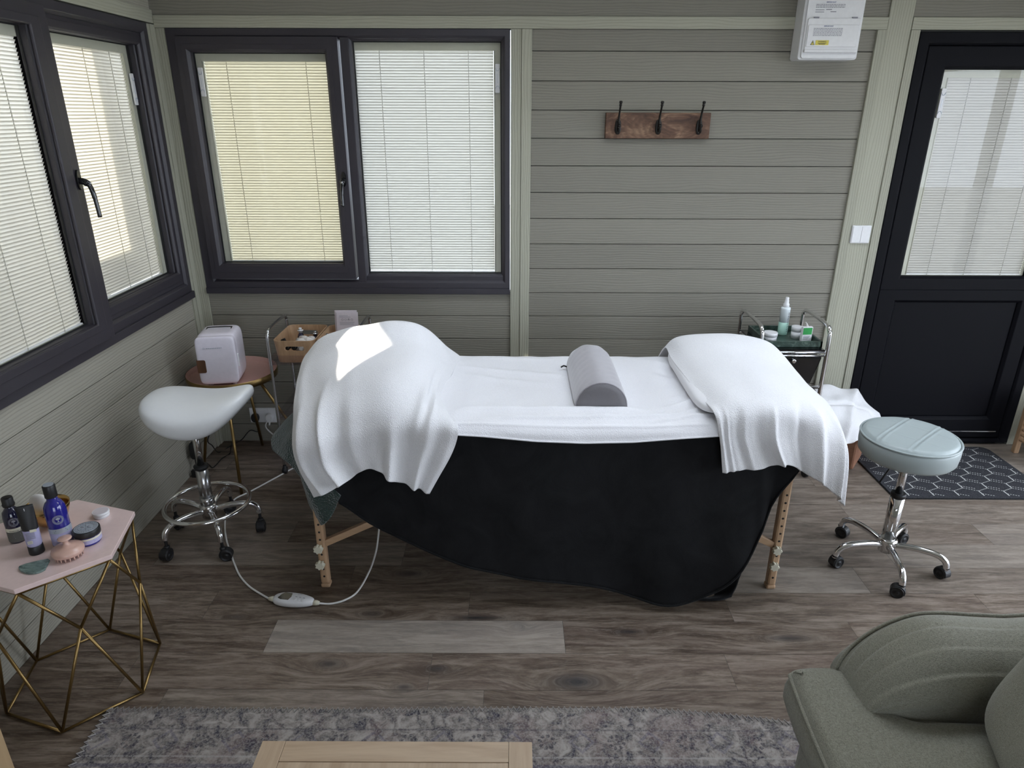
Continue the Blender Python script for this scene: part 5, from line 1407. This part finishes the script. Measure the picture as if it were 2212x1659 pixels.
# ---- coat hook board ----------------------------------------------------------------------------------------
ch = thing('coat_rack', 'rustic brown wooden board with three dark iron coat hooks on the back wall', 'coat hooks', (.68, 0, 1.68))
bm = bmn(); box(bm, .434, .928, -.028, .002, 1.620, 1.735); finish(bm, 'board', M['rustic'], ch, bevel=.003)
for x in (.492, .683, .875):
    bm = bmn()
    superell(bm, (x, -.031, 1.672), .015, .005, .034, .8, .8, 20, 14)
    tube(bm, spline([(x, -.034, 1.655), (x, -.048, 1.690), (x, -.050, 1.715), (x, -.062, 1.740), (x, -.078, 1.762), (x, -.082, 1.775)], 5), [.0055]*12+[.0045]*14, 10)
    lathe(bm, [(.003, -.006), (.0065, -.003), (.0065, .003), (.004, .005), (.0075, .008), (.0075, .016), (.003, .018)], (x, -.080, 1.768), 14, (0, -.3, 1))
    tube(bm, spline([(x, -.034, 1.668), (x, -.046, 1.655), (x, -.058, 1.650), (x, -.066, 1.660), (x, -.068, 1.672)], 5), [.0055]*21, 10)
    lathe(bm, [(.003, -.006), (.0075, -.001), (.0075, .007), (.003, .010)], (x, -.068, 1.675), 14, (0, -.3, 1))
    hk = finish(bm, 'hook', M['dkmetal'], ch)
    bm = bmn()
    for z in (1.697, 1.648): lathe(bm, [(.004, 0), (.0035, .002), (.001, .003)], (x, -.036 if z > 1.67 else -.0355, z), 10, (0, -1, 0))
    finish(bm, 'screw', M['steel'], hk)

# ---- wooden box with crumpled towels, right -------------------------------------------------------------------
Fp, Rp = Vector((1.775, -.325, 0)), Vector((1.895, -.165, 0)); Lp = Fp+Vector((-.30, .20, 0)); Bp = Rp+Vector((-.30, .20, 0))
lb = thing('wooden_crate', 'reddish brown wooden box under the towel heap by the black door', 'box', (1.68, -.2, 0))
poly = [(p.x, p.y) for p in (Lp, Fp, Rp, Bp)]
bm = bmn(); prism(bm, [(p[0]*1.0, p[1]) for p in poly], .0, .26); finish(bm, 'box_body', M['redwood'], lb, bevel=.012)
tw = patch([WR([(1742, 838, -.20), (1782, 833, -.17), (1826, 836, -.15), (1852, 848, -.15), (1876, 868, -.17), (1900, 892, -.20)]),
            WR([(1752, 868, -.33), (1792, 862, -.31), (1832, 866, -.27), (1858, 880, -.26), (1884, 896, -.26), (1915, 915, -.27)]),
            WR([(1775, 915, -.42), (1806, 910, -.42), (1838, 908, -.40), (1864, 915, -.38), (1890, 928, -.35), (1918, 945, -.33)]),
            WR([(1790, 965, -.46), (1812, 962, -.46), (1836, 958, -.45), (1854, 951, -.43), (1880, 960, -.38), (1912, 975, -.35)])], 70, 60,
           lambda u, v: .010*math.sin(u*13+v*6)*math.sin(v*7+u*3)-.014*bump1(v, .42-.1*u, .03)+.012*bump1(u, .55-.25*v, .05), 'crumpled_towel', M['terry'], None, .012, .014, 11)
tag(tw, 'crumpled white towel heap on the wooden box by the black door', 'towel')
# ---- wicker piece at the right edge --------------------------------------------------------------------------
wk = thing('wicker_stand', 'small brown wicker stand at the far right beside the black door', 'wicker stand', (2.95, -.18, 0))
for x in (2.765, 3.12):
    for y in (-.11, -.30): bm = bmn(); box(bm, x-.014, x+.014, y-.014, y+.014, 0, .36); finish(bm, 'corner_post', M['rope'], wk, bevel=.004)
for i in range(9):
    z = .085+.03*i; bm = bmn()
    for (a, b) in (((2.765, -.11), (2.765, -.30)), ((2.765, -.30), (3.12, -.30)), ((3.12, -.30), (3.12, -.11)), ((3.12, -.11), (2.765, -.11))):
        L = 14; tube(bm, [(a[0]+(b[0]-a[0])*q/L+.004*math.sin(q*PI+i*PI)*(a[1] != b[1]), a[1]+(b[1]-a[1])*q/L+.004*math.cos(q*PI+i*PI)*(a[0] != b[0]), z) for q in range(L+1)], .009, 7)
    finish(bm, 'woven_band', M['rope'], wk)

# ---- door mat ----------------------------------------------------------------------------------------------------
mx0, mx1, my0, my1 = 1.845, 2.640, -.612, -.055
dm = thing('door_mat', 'dark grey rubber-backed mat with white dashed hexagons in front of the black door', 'mat', ((mx0+mx1)/2, (my0+my1)/2, 0))
bm = bmn(); prism(bm, rrect(mx0, mx1, my0, my1, .05, 8), .0, .003); finish(bm, 'rubber_edge', M['gasket'], dm)
bm = bmn(); prism(bm, rrect(mx0+.004, mx1-.004, my0+.004, my1-.004, .047, 8), .003, .008); finish(bm, 'pile', M['mat'], dm, bevel=.002)
bm = bmn(); hw, vh, sl = .122, .046, .028
def dash(a, b, n_, w=.0022):
    a, b = Vector((*a, .0082)), Vector((*b, .0082)); d = b-a; s = Vector((-d.y, d.x, 0)).normalized()*w
    for i in range(n_):
        p, q = a+d*(i+.18)/n_, a+d*(i+.72)/n_
        if n_ == 1: p, q = a, b
        c = (p+q)/2
        if not (mx0+.022 < c.x < mx1-.022 and my0+.022 < c.y < my1-.022): continue
        if (c.x < mx0+.05 or c.x > mx1-.05) and (c.y < my0+.05 or c.y > my1-.05): continue
        bm.faces.new([bm.verts.new(v) for v in (p-s, q-s, q+s, p+s)])
ry = 0
y = my0-.05
while y < my1+.05:
    off = (ry % 2)*hw/2; x = mx0-.1+off
    while x < mx1+.1:
        dash((x, y), (x, y+vh), 1, .003)
        dash((x, y+vh), (x+hw/2, y+vh+sl), 6); dash((x+hw/2, y+vh+sl), (x+hw, y+vh), 6)
        dash((x, y+vh*.42), (x+hw/2, y+vh*.42-sl*.9), 6)
        x += hw
    y += vh+sl; ry += 1
finish(bm, 'dashed_hexagons', M['mat_line'], dm)

# ---- big rug -------------------------------------------------------------------------------------------------------
rg = thing('area_rug', 'distressed grey and navy patterned rug with zigzag stitched edge in the foreground', 'rug', (0, -1.9, 0))
def ry_(x):   # the far edge bows slightly
    return -1.885 if x < -.5 else (-1.885+.008*math.sin((x+.5)*2.2) if x < .35 else -1.876-.065*((x-.35)/.6)**1.6)
bm = bmn(); xs = [-1.255+2.9*i/90 for i in range(91)]; ysn = [0, .02, .1, .3, .6, 1.0, 1.3]
grid = [[bm.verts.new((x-.0*q, ry_(x)-q+1.885, 0)) for x in xs] for q in ysn]
for a, b in zip(grid, grid[1:]):
    for i in range(90): bm.faces.new((a[i], b[i], b[i+1], a[i+1]))
r_ = bmesh.ops.extrude_face_region(bm, geom=bm.faces[:])
for v in [g for g in r_['geom'] if isinstance(g, bmesh.types.BMVert)]: v.co.z += .006
me_o = finish(bm, 'pile', M['rug'], None); me_o.location = (0, -1.885, 0); me_o.parent = rg; me_o.matrix_parent_inverse = Matrix.Translation(rg.location).inverted()
bm = bmn(); pts = []
n_ = 330
for i in range(n_):
    x = -1.255+2.9*i/(n_-1); pts.append((x, ry_(x)+(.004 if i % 2 else -.014), .0075))
tube(bm, pts, .0019, 5); pts = []
for i in range(130): pts.append((-1.255+(-.004 if i % 2 else .014), -1.885-1.25*i/129, .0075))
tube(bm, pts, .0019, 5); finish(bm, 'zigzag_stitching', M['rug_edge'], rg)

# ---- coffee table ----------------------------------------------------------------------------------------------------
cx0, cx1, cy1, cz = -.560, .0455, -2.360, .420; cy0 = cy1-1.0
ct = thing('coffee_table', 'pale oak coffee table with a framed top standing on the patterned rug', 'coffee table', ((cx0+cx1)/2, cy1-.5, 0))
bw_ = .052
bm = bmn(); box(bm, cx0, cx0+bw_, cy0, cy1, cz-.028, cz); finish(bm, 'top_border', M['oaky'], ct, bevel=.0012)
bm = bmn(); box(bm, cx1-bw_, cx1, cy0, cy1, cz-.028, cz); finish(bm, 'top_border', M['oaky'], ct, bevel=.0012)
bm = bmn(); box(bm, cx0+bw_+.0006, cx1-bw_-.0006, cy1-bw_, cy1, cz-.028, cz); finish(bm, 'top_border', M['oakx'], ct, bevel=.0012)
bm = bmn(); box(bm, cx0+bw_+.0006, cx1-bw_-.0006, cy0, cy0+bw_, cz-.028, cz); finish(bm, 'top_border', M['oakx'], ct, bevel=.0012)
bm = bmn(); box(bm, cx0+bw_+.0006, cx1-bw_-.0006, cy0+bw_+.0006, cy1-bw_-.0012, cz-.026, cz-.0008); finish(bm, 'top_panel', M['oaky'], ct, bevel=.0012)
for x in (cx0+.01, cx1-.06):
    for y in (cy0+.01, cy1-.06): bm = bmn(); box(bm, x, x+.05, y, y+.05, .0065, cz-.029); finish(bm, 'leg', M['oaky'], ct, bevel=.003)
bm = bmn(); box(bm, cx0+.02, cx1-.02, cy1-.035, cy1-.018, cz-.09, cz-.029); box(bm, cx0+.02, cx0+.037, cy0+.02, cy1-.02, cz-.09, cz-.029); box(bm, cx1-.037, cx1-.02, cy0+.02, cy1-.02, cz-.09, cz-.029); finish(bm, 'apron', M['oakx'], ct)

# ---- tan cabinet corner at lower left -----------------------------------------------------------------------------------
cb_ = thing('wooden_cabinet', 'tan wooden cabinet whose side just enters the lower left corner', 'cabinet', (-1.45, -2.5, 0))
ex = W(15, 1611, Y=-2.25)
bm = bmn(); box(bm, -1.635, ex.x, -2.75, -2.25, .0, .50); finish(bm, 'cabinet_body', M['tan'], cb_, bevel=.002)
bm = bmn(); box(bm, -1.640, ex.x+.004, -2.76, -2.245, .50, .52); finish(bm, 'cabinet_top', M['tan'], cb_, bevel=.002)

# ---- armchair ---------------------------------------------------------------------------------------------------------------
ac = thing('armchair', 'sage green linen armchair with rolled arm and T-shaped seat cushion at lower right', 'armchair', (1.3, -2.6, 0))
# far arm: rolled section swept along x, pleats gathered to the front panel
bm = bmn(); secs = []; NA = 70; arm = []
for t in [PI*1.12-(PI*1.24)*i/110 for i in range(111)]: arm.append((.108*math.cos(t), .108*math.sin(t)))
prof = [(-.092, -.30)]+[(-.092, -.20), (-.095, -.10)]+arm+[(.080, -.10), (.078, -.20), (.078, -.30)]
AX0, AL = .815, .20
def armpt(x, py, pz, k=0):
    t = max(0, min(1, (x-AX0)/AL)); s = math.sqrt(max(0, 1-(1-t)**2)); tpl = math.exp(-(x-AX0)/.16)
    a = math.atan2(pz, py); pl_ = 0
    for c_, wd_ in ((2.62, .5), (2.10, .5), (1.62, .5), (1.15, .45)):
        if -.05 < a-c_ < wd_: pl_ = max(pl_, min(1, (a-c_+.05)/.05)*(1-max(0, a-c_)/wd_))
    d = .017*tpl*min(1, s*2)*(pl_-.4) if pz > -.06 else 0
    wv = .004*math.sin(x*19+k*.5)*(pz > -.1)*0+.004*math.sin(x*19+a)*(pz > -.1)
    q = 1+(d+wv)/.108
    z = .512+pz*q; zb_ = .40
    return Vector((x, -2.215+py*q*(.80+.20*s), zb_+(z-zb_)*(.10+.90*s) if z > zb_ else z))
for j in range(NA+1):
    x = AX0+.0005+1.12*(j/NA)**1.9
    secs.append([bm.verts.new(armpt(x, py, pz, k)) for k, (py, pz) in enumerate(prof)])
for a, b in zip(secs, secs[1:]):
    for i in range(len(a)-1): bm.faces.new((a[i], b[i], b[i+1], a[i+1])).smooth = True
bm.faces.new(secs[0])
arm_o = finish(bm, 'arm', M['linen'], ac)
bm = bmn(); tube(bm, [armpt(AX0+.001+.30*(q/40)**2, .070, .083)+Vector((0, .003, .003)) for q in range(41)]+[armpt(x, .070, .083)+Vector((0, .003, .003)) for x in (1.2, 1.3, 1.5, 1.8)], .0045, 8); finish(bm, 'arm_piping', M['linen'], ac)
# base
bm = bmn(); prism(bm, rrect(.755, 1.95, -3.10, -2.14, .04), .05, .34); finish(bm, 'base', M['linen'], ac, bevel=.02, bseg=4)
for x in (.80, 1.88):
    for y in (-2.20, -3.04): bm = bmn(); lathe(bm, [(.016, .0), (.022, .052)], (x, y, .0065 if x < 1.6 else .0), 16); finish(bm, 'leg', M['walnut'], ac)
# T cushion: front strip reaching past the arm plus the seat proper
bm = bmn()
outl = [(.690, -2.195), (.700, -2.165), (.735, -2.152), (.800, -2.150), (.838, -2.165), (.852, -2.205), (.870, -2.262), (.905, -2.298), (.96, -2.312), (1.10, -2.318), (1.40, -2.320), (1.75, -2.320), (1.76, -3.0), (.9, -3.02), (.86, -3.08), (.70, -3.08), (.680, -3.05), (.672, -2.7), (.676, -2.40)]
sp = spline([(a, b, 0) for a, b in outl], 6, closed=True); sp = [(p.x, p.y) for p in sp]
ccx, ccy = 1.1, -2.62
cent = [(.765+max(0, min(1, (x-.80)/.2))*.35, -2.45 if x < .9 else -2.66) for x, y in sp]
def inset(k):    # k 0 edge .. 1
    out = []
    n1 = len(sp)
    for i, (x, y) in enumerate(sp):
        tx, ty = sp[(i+2) % n1][0]-sp[i-2][0], sp[(i+2) % n1][1]-sp[i-2][1]; L = math.hypot(tx, ty) or 1
        out.append((x+(-ty/L)*-k if False else x-k*(-ty/L)*SGN, y-k*(tx/L)*SGN))
    return out
area = sum(sp[i][0]*sp[(i+1) % len(sp)][1]-sp[(i+1) % len(sp)][0]*sp[i][1] for i in range(len(sp)))
SGN = 1 if area < 0 else -1
lv = [(.030, .322), (.006, .330), (-.006, .360), (-.006, .395), (.002, .425), (.008, .438), (.016, .447), (.026, .452)]
L_ = []
for k, z in lv:
    L_.append([bm.verts.new((x, y, z+.003*math.sin(x*37+y*29))) for x, y in inset(k)])
n1 = len(sp)
for a, b in zip(L_, L_[1:]):
    for i in range(n1): bm.faces.new((a[i], a[(i+1) % n1], b[(i+1) % n1], b[i])).smooth = True
bmesh.ops.triangle_fill(bm, edges=[e for e in bm.edges if e.verts[0] in set(L_[-1]) and e.verts[1] in set(L_[-1])], use_beauty=True)
bmesh.ops.triangle_fill(bm, edges=[e for e in bm.edges if e.verts[0] in set(L_[0]) and e.verts[1] in set(L_[0])], use_beauty=True)
finish(bm, 'seat_cushion', M['linen'], ac, smooth=True)
bm = bmn(); ins_ = inset(.001); tube(bm, [(x, y, .428) for x, y in ins_], .0045, 8, closed=True); finish(bm, 'cushion_piping', M['linen'], ac)
# back and near arm (mostly out of frame)
bm = bmn(); prism(bm, rrect(1.74, 1.97, -3.10, -2.14, .06), .3, .86); finish(bm, 'backrest', M['linen'], ac, bevel=.06, bseg=5)
bm = bmn()
for j in range(1): tube(bm, [(.86, -3.04, .51), (.90, -3.04, .512), (1.3, -3.04, .512), (1.9, -3.04, .512)], .10, 28)
box(bm, .86, 1.9, -3.13, -2.95, .25, .50); finish(bm, 'arm', M['linen'], ac, bevel=.01)
bm = bmn()
superell(bm, (0, 0, 0), .075, .21, .19, .55, .55, 48, 28, lambda p: p+Vector((.004*math.sin(p.y*30), 0, .004*math.sin(p.y*24+p.x*30))))
for v in bm.verts: v.co = Matrix.Rotation(math.radians(24), 3, 'Y') @ (Matrix.Rotation(math.radians(-16), 3, 'Z') @ v.co)+Vector((1.105, -2.53, .635))
cu2 = finish(bm, 'scatter_cushion', M['linen'], None); tag(cu2, 'plump sage green cushion leaning on the seat of the armchair', 'cushion')

# ================================================================== LIGHT
wd = bpy.data.worlds.new('sky'); sc.world = wd; wd.use_nodes = True
bg = wd.node_tree.nodes['Background']; bg.inputs[0].default_value = (.79, .875, 1.0, 1); bg.inputs[1].default_value = 6.6
sun = bpy.data.lights.new('sun', 'SUN'); so = bpy.data.objects.new('sun', sun); COL.objects.link(so)
sd = Vector((1.026, 1.15, -.70)).normalized(); so.rotation_euler = sd.to_track_quat('-Z', 'Y').to_euler()
sun.energy = 11.0; sun.angle = math.radians(.6); sun.color = (1, .93, .80)
def portal(name, loc, rot, sx, sy):
    l = bpy.data.lights.new(name, 'AREA'); l.shape = 'RECTANGLE'; l.size = sx; l.size_y = sy; l.cycles.is_portal = True
    o = bpy.data.objects.new(name, l); COL.objects.link(o); o.location = loc; o.rotation_euler = rot
portal('portal_right', (XR+.1, (RY0+RY1)/2, RZ/2), (0, math.radians(90), 0), RZ, RY1-RY0)
portal('portal_front', ((FX0+FX1)/2, YR-.1, RZ/2), (math.radians(90), 0, 0), FX1-FX0, RZ)
portal('portal_roof', ((KX0+KX1)/2, (KY0+KY1)/2, KZ+.02), (0, 0, 0), KX1-KX0, KY1-KY0)
sc.view_settings.view_transform = 'Standard'; sc.view_settings.look = 'None'; sc.view_settings.gamma = 1
sc.view_settings.exposure = 0.10; sc.view_settings.use_curve_mapping = False
